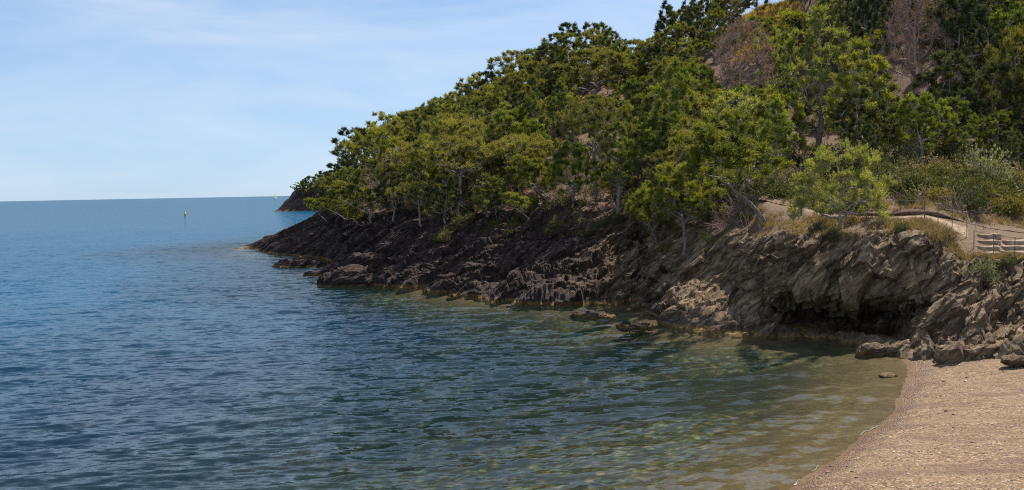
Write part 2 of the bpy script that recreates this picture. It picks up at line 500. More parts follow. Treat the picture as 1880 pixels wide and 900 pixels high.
# ------------------------------------------------------------------ hillside and cliffs
W_ = [(430, 457.5), (460, 456), (500, 466), (560, 470), (600, 474), (620, 482), (645, 498), (670, 513), (700, 522), (770, 528), (860, 545), (950, 552),
      (1050, 556), (1130, 557), (1170, 556), (1192, 564), (1212, 583), (1240, 601), (1290, 612), (1360, 615), (1440, 616), (1520, 619), (1580, 627),
      (1640, 643), (1690, 653), (1760, 658), (1820, 652), (1880, 642), (1960, 635), (2100, 630), (2500, 640)]
WZ = [(430, 0), (1640, 0), (1690, 0.25), (1760, 0.5), (1880, 0.9), (2100, 1.5), (2500, 2)]
ROWS = [
    ("A", [(430, 458, 1), (500, 456, 1.5), (560, 450, 2.5), (600, 445, 3), (640, 462, 3), (700, 490, 4), (770, 495, 4.5), (860, 510, 4), (950, 512, 4.5), (1050, 515, 4.5), (1150, 515, 4.5), (1190, 525, 5), (1240, 560, 4.5), (1290, 575, 4), (1360, 575, 4), (1400, 592, 2.2), (1440, 600, 2.6), (1520, 602, 3.2), (1580, 607, 4), (1640, 612, 5.5), (1680, 618, 3.5), (1720, 620, 1.8), (1760, 625, 1.5), (1820, 615, 1.2), (1880, 600, 1.2), (2500, 590, 1.5)]),
    ("B", [(430, 458.5, 2), (500, 448, 3.5), (560, 432, 5), (600, 422, 6), (640, 435, 6), (700, 450, 8), (770, 455, 8), (860, 465, 8), (950, 470, 8.5), (1050, 468, 8.5), (1150, 465, 9), (1190, 480, 10), (1240, 510, 9.5), (1290, 530, 8.5), (1360, 530, 6.5), (1400, 545, 4.0), (1440, 556, 4.2), (1520, 560, 5.2), (1580, 564, 6.0), (1640, 566, 7.2), (1690, 572, 5), (1730, 560, 3.2), (1760, 565, 3), (1820, 560, 3), (1880, 545, 3), (2500, 540, 3)]),
    ("B2", [(430, 458.8, 2.2), (500, 446, 4.2), (560, 428, 6), (600, 416, 7.5), (640, 423, 7.5), (700, 434, 10), (770, 437, 10), (860, 447, 10), (950, 450, 10.2), (1050, 447, 10.2), (1150, 445, 10.5), (1190, 460, 11.5), (1240, 485, 11), (1290, 500, 10), (1360, 508, 7.4), (1400, 525, 3.4), (1440, 540, 0.9), (1520, 549, 0.0), (1580, 552, 0.4), (1640, 553, 1.8), (1700, 553, 3.2), (1730, 545, 3.7), (1760, 545, 3.7), (1820, 540, 3.8), (1880, 528, 3.8), (2500, 520, 4)]),
    ("C", [(430, 459, 2.5), (500, 444, 5), (560, 424, 7), (600, 410, 9), (640, 412, 9), (700, 418, 12), (770, 420, 12), (860, 430, 12), (950, 430, 12), (1050, 425, 12), (1150, 425, 12), (1190, 440, 13), (1240, 460, 13), (1290, 470, 11.5), (1360, 480, 8.4), (1400, 485, 3.8), (1440, 490, 1.2), (1520, 495, 0.5), (1580, 500, 1.0), (1640, 500, 2.2), (1700, 500, 3.8), (1740, 510, 4.3), (1770, 520, 4.4), (1820, 515, 4.5), (1880, 505, 4.5), (2500, 500, 5)]),
    ("D", [(430, 459.5, 3), (500, 440, 7), (560, 414, 9), (600, 400, 12), (640, 393, 13), (700, 390, 17), (770, 390, 17), (860, 398, 17), (950, 392, 16), (1050, 385, 16), (1150, 380, 15), (1190, 395, 16), (1240, 410, 16), (1290, 420, 14), (1360, 430, 10), (1400, 440, 5.5), (1440, 442, 3.2), (1520, 442, 2.2), (1580, 440, 2.6), (1640, 436, 4), (1700, 440, 5.5), (1740, 462, 5.4), (1770, 482, 5.6), (1820, 482, 5.8), (1880, 478, 5.8), (2500, 470, 6)]),
    ("E", [(430, 460, 4), (500, 438.5, 9), (560, 411, 11), (600, 394, 15), (640, 378, 18), (700, 370, 22), (770, 370, 23), (860, 372, 23), (950, 360, 24), (1050, 345, 24), (1150, 345, 22), (1240, 370, 21), (1290, 385, 19), (1360, 395, 13), (1400, 385, 8.5), (1440, 385, 7.5), (1520, 402, 5.2), (1580, 404, 5.0), (1640, 404, 6.2), (1700, 405, 7.6), (1740, 424, 7.0), (1770, 463, 6.4), (1820, 468, 6.8), (1880, 471, 6.8), (2500, 460, 7)]),
    ("F", [(430, 460.5, 5), (500, 438, 11), (560, 409.5, 14), (600, 388, 20), (640, 362, 24), (700, 350, 30), (770, 345, 32), (860, 335, 32), (950, 312, 34), (1050, 305, 30), (1150, 308, 28), (1240, 335, 27), (1290, 350, 25), (1360, 365, 17), (1400, 365, 11), (1440, 375, 9.3), (1520, 392, 7.2), (1580, 396, 6.8), (1640, 397, 8), (1700, 395, 10), (1740, 402, 10.2), (1770, 408, 10.5), (1820, 420, 10.6), (1880, 428, 10.4), (2500, 420, 10.5)]),
    ("G", [(430, 461, 6), (500, 437.5, 13), (560, 408.5, 16), (600, 383, 24), (640, 345, 32), (700, 322, 42), (770, 305, 45), (860, 285, 45), (950, 262, 46), (1050, 265, 42), (1150, 265, 42), (1240, 270, 42), (1290, 270, 42), (1360, 285, 35), (1440, 300, 28), (1520, 320, 22), (1580, 345, 14), (1640, 350, 14), (1700, 352, 15), (1740, 355, 16), (1770, 362, 16), (1820, 372, 16), (1880, 382, 16), (2500, 385, 16)]),
    ("H", [(430, 461.5, 7), (500, 437, 14.5), (560, 408, 18), (600, 380, 27), (640, 330, 40), (700, 302, 54), (770, 282, 60), (860, 250, 62), (950, 215, 62), (1050, 195, 60), (1150, 195, 60), (1240, 180, 60), (1290, 170, 62), (1360, 160, 62), (1440, 160, 60), (1520, 180, 52), (1580, 200, 46), (1640, 220, 42), (1700, 230, 42), (1770, 235, 42), (1880, 235, 42), (2500, 230, 42)]),
    ("R", [(430, 462, 8), (500, 436.5, 16), (560, 408, 19), (600, 378, 30), (640, 324, 46), (700, 290, 66), (770, 265, 76), (860, 225, 80), (950, 178, 80), (1000, 150, 80), (1050, 120, 80), (1100, 118, 80), (1150, 138, 80), (1200, 122, 82), (1250, 88, 84), (1300, 62, 85), (1350, 40, 86), (1400, 14, 84), (1440, 8, 84), (1500, -50, 84), (1600, -110, 84), (1880, -220, 86), (2500, -300, 86)]),
]
colpx = np.concatenate([np.arange(430, 1965, 1.6), np.arange(1965, 2500, 6.0)])
NC = len(colpx)


def interp_smooth(tab, k):
    a = np.array(tab, float)
    fine = np.arange(400, 2540, 2.0)
    y = np.interp(fine, a[:, 0], a[:, k])
    ker = np.hanning(15)
    ker /= ker.sum()
    y = np.convolve(np.pad(y, 7, mode='edge'), ker, 'valid')
    return np.interp(colpx, fine, y)


wz = interp_smooth(WZ, 1)
wpy = interp_smooth(W_, 1)
Wp = np.array([on_z(a, b, z) for a, b, z in zip(colpx, wpy, wz)])
dW = Wp[:, 1]
ctrl = [Wp + np.array((0, -1.3, -1.6)), Wp]
for name, tab in ROWS:
    py, dd = interp_smooth(tab, 1), interp_smooth(tab, 2)
    ctrl.append(np.array([at(a, b, d) for a, b, d in zip(colpx, py, dW + dd)]))
    if name == "F":      # low cut bank behind the path
        bank = sstep(1540, 1600, colpx) * (1 - sstep(1735, 1775, colpx))
        ctrl.append(ctrl[-1] + np.stack([0 * bank, 0.08 + 0.2 * bank, 0.02 + 0.22 * bank], 1))
back = ctrl[-1].copy()
tip = 1 - sstep(600, 660, colpx)
back[:, 1] += 30 - 22 * tip
back[:, 2] = back[:, 2] * (1 - tip) - 2.0 * tip - 6 * (1 - tip)
ctrl.append(back)
NSEG = [8, 36, 34, 22, 34, 36, 32, 20, 8, 36, 26, 24, 8]
names = ["U", "W", "A", "B", "B2", "C", "D", "E", "F", "F2", "G", "H", "R", "S"]
rows, rowv = [], []
for i, ns in enumerate(NSEG):
    p0, p1, p2, p3 = ctrl[max(i - 1, 0)], ctrl[i], ctrl[i + 1], ctrl[min(i + 2, len(ctrl) - 1)]
    for k in range(ns + (i == len(NSEG) - 1)):
        s = k / ns
        lin = p1 * (1 - s) + p2 * s
        cr = 0.5 * (2 * p1 + (p2 - p0) * s + (2 * p0 - 5 * p1 + 4 * p2 - p3) * s * s + (3 * p1 - p0 - 3 * p2 + p3) * s ** 3)
        rows.append(lin * 0.55 + cr * 0.45)
        rowv.append(i + s)
G = np.stack(rows)                       # (NR, NC, 3)
rowv = np.array(rowv)
NR = len(rowv)


def grid_normals(g):
    du = np.gradient(g, axis=1)
    dv = np.gradient(g, axis=0)
    n = np.cross(du, dv)
    return n / (np.linalg.norm(n, axis=2, keepdims=True) + 1e-9)


N0 = grid_normals(G)
V2, PX2 = np.meshgrid(rowv, colpx, indexing='ij')
rockm = 1 - sstep(5.6, 6.5, V2 + 0.0)                       # rock below the upper edge D (=6)
left_rock = (1 - sstep(600, 660, PX2))
rockm = np.maximum(rockm, left_rock)
right_low = sstep(1700, 1770, PX2)
rockm = np.maximum(rockm * 1.0, 0)
theta = np.interp(PX2, [430, 800, 1200, 1400, 1700, 2500], [R(28), R(33), R(36), R(42), R(56), R(56)])
Pc = G - np.array((15.0, 45.0, 0.0))
bed = Pc[..., 0] * -np.sin(theta) + Pc[..., 2] * np.cos(theta) + Pc[..., 1] * 0.25
warp = fbm(G * 0.22, 3) * 1.5 + fbm(G * 0.9 + 5, 3) * 0.35
t1 = strata(bed / 1.15 + warp)
t2 = strata(bed / 0.36 + warp * 1.6 + 0.4 * perlin(G * 1.7))
jn = Pc[..., 0] * np.cos(theta) + Pc[..., 2] * np.sin(theta) + 0.5 * Pc[..., 1]
t3 = strata(jn / 2.1 + fbm(G * 0.5 + 9, 3) * 1.2)
big = fbm(G * np.array((0.16, 0.16, 0.16)) + 3.1, 3)
alongb = np.stack([jn * 0.28, Pc[..., 1] * 0.6, bed * 1.5], -1)
rid = fbm(alongb + 1.7, 4, 0.55, True)
mid = 1 - sstep(1340, 1420, PX2)
amp = np.interp(PX2, [430, 520, 640, 1200, 1300, 1420, 1650, 1720, 2500], [0.15, 0.6, 1.0, 0.95, 0.5, 0.8, 0.85, 0.95, 0.95])
wv_ = np.stack([warp, warp * 0.7, warp], -1) * 0.35
nrk = int(np.searchsorted(rowv, 6.7))
blk = np.zeros_like(V2)
bco_ = np.stack([jn, Pc[..., 1], bed], -1)[:nrk]
blk[:nrk] = (cells(bco_ / np.array((2.6, 1.5, 0.75)) + wv_[:nrk]) - 0.5) * 0.62 + (cells(bco_ / np.array((0.85, 0.6, 0.27)) + wv_[:nrk] * 2) - 0.5) * 0.24
drock = (blk + big * 1.5 * (0.35 + 0.65 * mid) + (t1 - 0.4) * 0.9 + (t2 - 0.4) * 0.26 + (t3 - 0.4) * 0.3 + rid * 0.2) * amp
dsoil = fbm(G * 0.35 + 8, 4) * 0.45 + fbm(G * 1.6, 3) * 0.1
flat = np.exp(-((V2 - 7.55) / 0.75) ** 2) * sstep(1380, 1450, PX2)       # the trodden bench stays level
steps_zone = sstep(1755, 1780, PX2) * sstep(6.5, 6.9, V2) * (1 - sstep(8.6, 9.2, V2))
dsoil = dsoil * (1 - 0.9 * np.maximum(flat, steps_zone))
disp = drock * rockm + dsoil * (1 - rockm)
face = sstep(1385, 1430, PX2) * (1 - sstep(1680, 1735, PX2)) * sstep(3.0, 3.6, V2)
gw = G + np.stack([warp, warp, 0.4 * warp], -1) * 0.5
dface = np.zeros_like(V2)
sl_ = slice(int(np.searchsorted(rowv, 2.9)), nrk)
dface[sl_] = (cells(gw[sl_] / np.array((1.5, 1.3, 2.9)) + np.array((0, 0, 0.3))) - 0.5) * 0.95 + (cells((gw[sl_] + 0.35 * gw[sl_][..., 2:3] * np.array((-1, 0, 0))) / np.array((0.5, 0.45, 1.1)) + 7) - 0.5) * 0.34
dface += (t1 - 0.4) * 0.45 + (t2 - 0.4) * 0.16 + rid * 0.12
disp = disp * (1 - face * rockm) + dface * face * rockm
under = sstep(1420, 1460, PX2) * (1 - sstep(1660, 1700, PX2)) * (1 - sstep(3.0, 3.3, V2)) * sstep(0.9, 1.3, V2)
disp = disp * (1 - 0.7 * under)
taper = sstep(0, 0.8, V2) * 0.8 + 0.2
dirn = N0.copy()
G2 = G + dirn * (disp * taper)[..., None]
G2 += 0.05 * np.stack([perlin(G * 3.1), perlin(G * 3.1 + 40), perlin(G * 3.1 + 80)], -1) * rockm[..., None]
dry = np.zeros_like(V2)
dry = np.maximum(dry, sstep(1370, 1420, PX2) * sstep(5.7, 6.1, V2) * (1 - sstep(9.5, 10.2, V2)))
dry = np.maximum(dry, sstep(1340, 1365, PX2) * (1 - sstep(1450, 1480, PX2)) * sstep(11.5, 11.8, V2))
dry = np.maximum(dry, 0.6 * (1 - sstep(640, 700, PX2)) * sstep(9, 10.5, V2) * sstep(560, 600, PX2))
idx = np.arange(NR * NC).reshape(NR, NC)
quads = np.stack([idx[:-1, :-1], idx[:-1, 1:], idx[1:, 1:], idx[1:, :-1]], -1).reshape(-1, 4)
hill = obj("hillside", mesh("hillside", G2.reshape(-1, 3), quads, m_hill, True, {"rock": rockm.ravel(), "dry": dry.ravel()}))
hill.data.polygons.foreach_set("use_smooth", (rockm[:-1, :-1] < 0.5).ravel())
tag(hill, "rocky wooded hillside and cliff above the cove", kind="structure")
GS = G2[::3, ::3]
gi = np.arange(GS.shape[0] * GS.shape[1]).reshape(GS.shape[:2])
bvh = BVHTree.FromPolygons([tuple(map(float, q)) for q in GS.reshape(-1, 3)],
                           np.stack([gi[:-1, :-1], gi[:-1, 1:], gi[1:, 1:], gi[1:, :-1]], -1).reshape(-1, 4).tolist())


def hit(px, py):
    d = pray(px, py).normalized()
    loc, n, i, dist = bvh.ray_cast(Vector((0, 0, HCAM)), d)
    return None if loc is None else np.array(loc)


def ground(x, y):
    loc, n, i, dist = bvh.ray_cast(Vector((x, y, 90)), Vector((0, 0, -1)))
    return None if loc is None else np.array(loc)


# sandy path on the bench
ci = np.where((colpx > 1425) & (colpx < 1778))[0]
ri = np.where((rowv > 7.3) & (rowv < 7.93))[0]
PG = G2[ri][:, ci].copy()
PG[..., 2] += 0.025
ev = np.linspace(0, 1, len(ri))[:, None]
en_ = fbm(PG * 1.5, 4) * 0.35 + fbm(PG * 0.4 + 4, 2) * 0.25
PG[..., 2] += 0.03 * fbm(PG * 2.0, 3) - 0.12 * sstep(0.28, 0.5, np.abs(ev - 0.5) + en_ * 0.6 + 0.06) - 0.1 * sstep(1470, 1430, 0 * ev + colpx[ci][None, :])
pi_ = np.arange(PG.shape[0] * PG.shape[1]).reshape(PG.shape[:2])
path = obj("path", mesh("path", PG.reshape(-1, 3), np.stack([pi_[:-1, :-1], pi_[:-1, 1:], pi_[1:, 1:], pi_[1:, :-1]], -1).reshape(-1, 4), m_path, True))
tag(path, "pale sandy coast path along the cliff top", kind="structure")

# ------------------------------------------------------------------ beach, seabed
shore_px = [(1640, 643), (1655, 655), (1664, 675), (1663, 700), (1652, 735), (1620, 775), (1575, 812), (1520, 848), (1478, 875), (1437, 905)]
bc = [on_z(a, b)[:2] for a, b in shore_px] + [np.array(q, float) for q in ((5.6, 19), (4.2, 15.5), (3, 10), (2.5, 2), (2.5, -12), (2.5, -40))]
bc = np.array(bc)
tt = np.linspace(0, len(bc) - 1, 160)
bcf = np.stack([np.interp(tt, range(len(bc)), bc[:, k]) for k in (0, 1)], 1)
for _ in range(6):
    bcf[1:-1] = 0.25 * bcf[:-2] + 0.5 * bcf[1:-1] + 0.25 * bcf[2:]
hs = Wp[colpx <= 1640][::6, :2]
hs = np.concatenate([[[-32, 400], [-32, 175], [-31, 150], [-33, 143], [-38, 140]], hs])      # the lee side of the point first
shore = np.concatenate([hs, bcf])
is_beach = np.concatenate([np.zeros(len(hs)), np.ones(len(bcf))])


def shore_dist(xy):
    best = [np.full(len(xy), 1e9), np.full(len(xy), 1e9)]        # to the rocks, to the beach
    for k in range(len(shore) - 1):
        a, b = shore[k], shore[k + 1]
        ab = b - a
        s = np.clip(((xy - a) @ ab) / (ab @ ab + 1e-12), 0, 1)
        g = int(is_beach[k])
        best[g] = np.minimum(best[g], np.hypot(*(xy - a - s[:, None] * ab).T))
    poly = np.concatenate([shore, [[2.5, -200], [300, -200], [300, 400]]])
    ins = np.zeros(len(xy), bool)
    j = len(poly) - 1
    for k in range(len(poly)):
        (xi, yi), (xj, yj) = poly[k], poly[j]
        cnd = ((yi > xy[:, 1]) != (yj > xy[:, 1])) & (xy[:, 0] < (xj - xi) * (xy[:, 1] - yi) / (yj - yi + 1e-12) + xi)
        ins ^= cnd
        j = k
    return best[0], best[1], ins


def cusp(p3):
    return 0.4 * fbm(p3 * 0.5 + 2.2, 4, 0.6)


def bed_z(xy):
    sh, sb, ins = shore_dist(xy)
    s = np.minimum(sh, sb)
    bch = sb <= sh
    p3 = np.concatenate([xy, np.zeros((len(xy), 1))], 1)
    n = fbm(p3 * 0.3, 4)
    sg = np.where(ins, sb, -sb) + cusp(p3) * (1 - sstep(2, 5, sb))      # small cusps make the waterline uneven
    adj = bch & (sb < 5)
    ins = np.where(adj, sg > 0, ins)
    sb = np.where(adj, np.abs(sg), sb)
    s = np.where(bch, sb, s)
    steep = np.interp(xy[:, 0], [-40, -14, 0, 10], [4.0, 2.6, 1.3, 1.0])
    deep = -np.minimum(0.126 * sb + 0.004 * sb * sb, (0.14 * sh + 0.0045 * sh * sh) * steep + 0.1)
    deep = np.maximum(deep * (1 + 0.35 * n), -30)
    land = np.where(bch, 0.2 * s * np.exp(-s / 9.0) + 0.055 * s, -0.5) + 0.05 * fbm(p3 * 0.8, 3) * np.minimum(s, 1)
    return np.where(ins, land, np.minimum(deep, -0.002)), s, ins, bch


def axis_grid(segs):
    return np.unique(np.concatenate([np.arange(a, b + 1e-6, st) for a, b, st in segs]).round(4))


gx = axis_grid([(-1500, -100, 100.0), (-90, -10, 2.0), (-10, 4, 0.5), (4, 26, 0.14), (26, 70, 2.0), (100, 400, 100.0)])
gy = axis_grid([(-20, 14, 2.0), (14, 44, 0.16), (44, 64, 0.5), (64, 200, 2.0), (250, 1500, 50.0)])
XX, YY = np.meshgrid(gx, gy)
xy = np.stack([XX.ravel(), YY.ravel()], 1)
bz, bs, bins, bbch = bed_z(xy)
BP = np.concatenate([xy, bz[:, None]], 1)
bi_ = np.arange(len(xy)).reshape(XX.shape)
bq = np.stack([bi_[:-1, :-1], bi_[:-1, 1:], bi_[1:, 1:], bi_[1:, :-1]], -1).reshape(-1, 4)
zc = bz[bq].max(1)
isb = zc > -0.12


def sub(v, f):
    u, inv = np.unique(f, return_inverse=True)
    return v[u], inv.reshape(f.shape)


beach = obj("beach", mesh("beach", *sub(BP, bq[isb]), m_beach, True))
tag(beach, "brown shingle and sand beach curving round the cove", kind="structure")
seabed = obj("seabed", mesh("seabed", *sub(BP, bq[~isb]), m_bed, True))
tag(seabed, "weedy stony seabed under the shallow water", kind="structure")

# ------------------------------------------------------------------ water: a fan of real waves out to the horizon
ang = np.radians(np.concatenate([np.linspace(-75, -36, 40), np.linspace(-35.9, 36, 490), np.linspace(36.5, 60, 12)]))
rr = [9.0]
while rr[-1] < 60000:
    rr.append(rr[-1] * (1.0 + (0.0048 if rr[-1] < 140 else 0.0048 + 0.05 * min(1, (rr[-1] - 140) / 2500))))
rr = np.array(rr)
AA, RR = np.meshgrid(ang, rr)
wx, wy = (RR * np.sin(AA)).ravel(), (RR * np.cos(AA)).ravel()
spacing = np.maximum(np.gradient(rr)[:, None] * np.abs(np.cos(AA)), RR * 0.002).ravel()
wxy = np.stack([wx, wy], 1)
near = (RR.ravel() < 260)
dep = np.full(len(wx), 30.0)
sd = np.full(len(wx), 200.0)
zb, s_, ins_, bch_ = bed_z(wxy[near])
dep[near] = np.clip(-zb, 0, 30)
dep[near] = np.where(ins_, 0, dep[near])
sd[near] = np.where(ins_, 0, s_)
bchw = np.zeros(len(wx))
bchw[near] = bch_
wzv = np.zeros(len(wx))
wr = np.random.RandomState(11)
chop = 0.75 + 0.5 * fbm(np.stack([wx * 0.03, wy * 0.06, 0 * wx], 1), 3)
for k in range(64):
    lam = 0.36 * (4.6 / 0.36) ** (wr.rand() ** 1.15)
    th = R(97) + wr.normal() * R(13)
    kx, ky = math.cos(th) * 2 * math.pi / lam, math.sin(th) * 2 * math.pi / lam
    a = 0.0044 * lam ** 0.8 * (0.6 + 0.8 * wr.rand())
    fade = 1 - sstep(lam / 5, lam / 2.2, spacing)
    ph = wr.rand() * 6.28
    s = np.sin(kx * wx + ky * wy + ph)
    wzv += a * fade * (s + 0.25 * (2 * s * s - 1))
wzv *= chop * sstep(0.0, 5.0, sd + 0.4) * 0.8 + 0.2 * sstep(0, 0.6, sd)
lap = np.sin(2 * math.pi * sd / 0.95 + 2.0 * perlin(np.stack([wx * 0.25, wy * 0.25, 0 * wx], 1)))
wzv += bchw * 0.026 * lap * sstep(0.15, 0.8, sd) * (1 - sstep(3, 9, sd))
wi = np.arange(len(wx)).reshape(RR.shape)
wq = np.stack([wi[:-1, :-1], wi[:-1, 1:], wi[1:, 1:], wi[1:, :-1]], -1).reshape(-1, 4)
drop = np.zeros(len(wx), bool)
drop[near] = ins_ & (s_ > 5)
wq = wq[~drop[wq].all(1)]
wv, wf = sub(np.stack([wx, wy, wzv], 1), wq)
uq = np.unique(wq)
sea = obj("sea", mesh("sea", wv, wf, m_water, True, {"depth": dep[uq]}))
tag(sea, "rippled blue sea shoaling to clear olive water", kind="structure")

# thin line of foam where the ripples run out on the beach
fv, ff = [], []
L = bcf[4:92]
dl = np.gradient(L, axis=0)
nl = np.stack([-dl[:, 1], dl[:, 0]], 1) / (np.linalg.norm(dl, axis=1, keepdims=True) + 1e-9)
tf = np.linspace(0, len(L) - 1, 900)
Lf = np.stack([np.interp(tf, range(len(L)), L[:, k]) for k in (0, 1)], 1)
Nf = np.stack([np.interp(tf, range(len(L)), nl[:, k]) for k in (0, 1)], 1)
if bed_z(Lf[400:401] + Nf[400:401])[2][0]:
    Nf = -Nf
pn = np.concatenate([Lf, np.zeros((900, 1))], 1)
for band, (off0, wid, th_) in enumerate(((0.03, 0.07, 0.0),)):
    ww = np.clip(fbm(pn * 0.7 + band * 9, 5, 0.7) * 1.2 + np.interp(tf, [0, 30, 45, 75, len(L)], [-0.1, -0.15, -0.05, 0.12, 0.2]), 0.0, 1) * wid * np.interp(tf, [0, 25, 45, len(L)], [0.5, 0.6, 1, 1.5])
    oo = off0 + cusp(pn) + 0.04 * fbm(pn * 2.5, 3)
    b0 = len(fv)
    for k in range(900):
        for j, q in enumerate((-0.5, -0.2, 0.2, 0.5)):
            s = Lf[k] + Nf[k] * (oo[k] + q * ww[k])
            fv.append((s[0], s[1], 0.022 + (0.014 if j in (1, 2) else 0.0)))
    for k in range(899):
        if ww[k] > 0.002 and ww[k + 1] > 0.002:
            for j in range(3):
                a = b0 + k * 4 + j
                ff.append((a, a + 4, a + 5, a + 1))
foam = obj("foam", mesh("foam", fv, np.array(ff), m_foam, True))
tag(foam, "thin white foam line along the beach edge", kind="stuff")

# ------------------------------------------------------------------ far headland
fpx = np.linspace(500, 700, 130)
prof = [("w", [(500, 389), (700, 388)]), ("m", [(500, 389), (508, 386), (530, 374), (545, 366), (560, 366), (700, 366)]),
        ("t", [(500, 389.5), (510, 385.5), (530, 368), (538, 356), (545, 350), (560, 346), (590, 343), (700, 335)])]
FG = []
for k, (nm, tab) in enumerate(prof):
    a = np.array(tab, float)
    py = np.interp(fpx, a[:, 0], a[:, 1])
    if k == 0:
        base = np.array([on_z(x_, 388.6 + 0 * x_) for x_ in fpx])
        base[:, 1] = 430.0
        base[:, 0] = np.array([at(x_, 388, 430)[0] for x_ in fpx])
        base[:, 2] = -0.4
        FG.append(base + np.array((0, -3, -2.0)))
        FG.append(base)
    else:
        FG.append(np.array([at(x_, y_, 430 + (0, 7, 16)[k]) for x_, y_ in zip(fpx, py)]))
last = FG[-1].copy()
last[:, 1] += 60
last[:, 2] = np.maximum(last[:, 2] * 0.9, -1)
FG.append(last)
fr_ = []
for i in range(len(FG) - 1):
    for k in range(14):
        fr_.append(FG[i] * (1 - k / 14) + FG[i + 1] * k / 14)
FGr = np.stack(fr_)
fn = grid_normals(FGr)
fd = fbm(FGr * 0.12, 4, 0.55, True) * 1.2 + (strata((FGr[..., 0] * -0.5 + FGr[..., 2] * 0.85) / 2.2 + fbm(FGr * 0.1, 2)) - 0.4) * 1.3
FGr = FGr + fn * (fd * sstep(503, 530, fpx)[None, :])[..., None]
fi = np.arange(FGr.shape[0] * FGr.shape[1]).reshape(FGr.shape[:2])
vrow = np.linspace(0, 1, FGr.shape[0])[:, None] + 0 * fpx[None, :]
hd = obj("far_headland", mesh("far_headland", FGr.reshape(-1, 3), np.stack([fi[:-1, :-1], fi[:-1, 1:], fi[1:, 1:], fi[1:, :-1]], -1).reshape(-1, 4), m_hill, True,
                              {"rock": (1 - sstep(0.8, 0.9, vrow)).ravel(), "dry": (0 * vrow).ravel()}))
tag(hd, "distant dark headland with pines on top", kind="structure")
fbvh = BVHTree.FromPolygons([tuple(map(float, q)) for q in FGr.reshape(-1, 3)],
                            np.stack([fi[:-1, :-1], fi[:-1, 1:], fi[1:, 1:], fi[1:, :-1]], -1).reshape(-1, 4).tolist())

# ------------------------------------------------------------------ single rocks
import bmesh


def rock_mesh(name, size, seed, sub_=5, theta_=R(35), rough=1.0):
    bm = bmesh.new()
    bmesh.ops.create_icosphere(bm, subdivisions=sub_, radius=1.0)
    v = np.array([q.co[:] for q in bm.verts])
    f = np.array([[q.index for q in p_.verts] for p_ in bm.faces])
    bm.free()
    n = v.copy()
    # squarer body, then slabs along the bedding
    v = np.sign(v) * np.abs(v) ** 0.75
    v = v * (1 + 0.35 * fbm(n * 1.1 + seed * 3.7, 3))[:, None]
    v = v * np.array(size)
    b = v[:, 0] * -math.sin(theta_) + v[:, 2] * math.cos(theta_) + 0.25 * v[:, 1]
    sc_ = max(size)
    d = (strata(b / (0.3 * sc_) + fbm(v * 0.8 + seed, 3) * 0.9) - 0.4) * 0.28 * sc_ * 0.6
    d = d + (strata(b / (0.1 * sc_) + fbm(v * 1.5 + seed, 3)) - 0.4) * 0.09 * sc_ + fbm(v * 2.2 + seed, 3, 0.55, True) * 0.06 * sc_
    bc_ = np.stack([v[:, 0] * math.cos(theta_) + v[:, 2] * math.sin(theta_), v[:, 1], b], 1) / sc_
    d = d + (cells(bc_ / np.array((0.7, 0.5, 0.22)) + seed) - 0.5) * 0.2 * sc_
    v = v + n * (d * rough)[:, None]
    return mesh(name, v, f, m_rock, False)


ROCKS = [  # px, py of the base centre, z of the base, half sizes, seed, label, category
    (548, 490, 0.0, (2.7, 1.1, 0.35), 1, "long low dark reef rock lying flat on the sea off the point", 5),
    (576, 506, 0.0, (1.0, 0.6, 0.27), 2, "small dark rock just breaking the sea beside the point", 4),
    (634, 523, 0.1, (2.0, 1.4, 1.15), 3, "rugged pitted crag at the water on the tip of the point", 6),
    (672, 492, 1.2, (1.5, 1.3, 1.1), 4, "pale topped crag ledge rising behind the rugged waterside crag", 6),
    (622, 499, 0.3, (1.6, 1.2, 0.7), 5, "low broken rock between the flat reef and the point", 5),
    (700, 519, 0.0, (1.7, 0.9, 0.4), 6, "low pale slab at the water right of the point", 5),
    (1086, 582, 0.0, (1.25, 0.5, 0.2), 7, "flat dark rock with ochre edge standing in the cove shallows", 5),
    (1168, 602, 0.0, (0.9, 0.4, 0.2), 8, "low jagged rock at the foot of the sunlit rock ramp", 5),
    (1166, 564, 0.0, (0.28, 0.22, 0.16), 9, "small pale stone in the shadowed inlet, the left one of two", 3),
    (1186, 562, 0.0, (0.26, 0.2, 0.15), 10, "small pale stone in the shadowed inlet, the right one of two", 3),
    (1618, 650, 0.0, (0.85, 0.45, 0.3), 11, "jagged reddish ledge rock at the waterline in front of the cave", 5),
    (1668, 648, 0.1, (0.8, 0.45, 0.42), 12, "jagged grey rock where the beach meets the cave mouth", 5),
    (1520, 621, 0.0, (0.5, 0.25, 0.14), 13, "low pale stone at the cave waterline", 4),
    (1634, 694, -0.1, (0.34, 0.25, 0.12), 14, "small dark stone awash near the beach edge", 3),
    (1872, 664, 0.92, (0.5, 0.3, 0.14), 15, "flat brown boulder lying on the beach below the cliff", 4),
    (1752, 655, 0.45, (0.6, 0.4, 0.4), 16, "twisted grey rock foot on the beach under the ribbed cliff", 5),
    (1820, 648, 0.75, (0.9, 0.45, 0.28), 17, "long grey ledge rock along the top of the beach", 5),
    (1440, 616, 0.0, (0.5, 0.3, 0.16), 18, "low dark stone at the water where shadow meets the sunlit ramp", 4),
]
for px, py, z0, size, seed, lab, sb in ROCKS:
    o = obj("rock", rock_mesh("rock", size, seed, sb))
    q = on_z(px, py, z0)
    q[1] += size[1] * 0.6
    o.location = q
    o.rotation_euler = (0, 0, random.uniform(-0.3, 0.3))
    tag(o, lab, "rock", "single rocks along the shore")


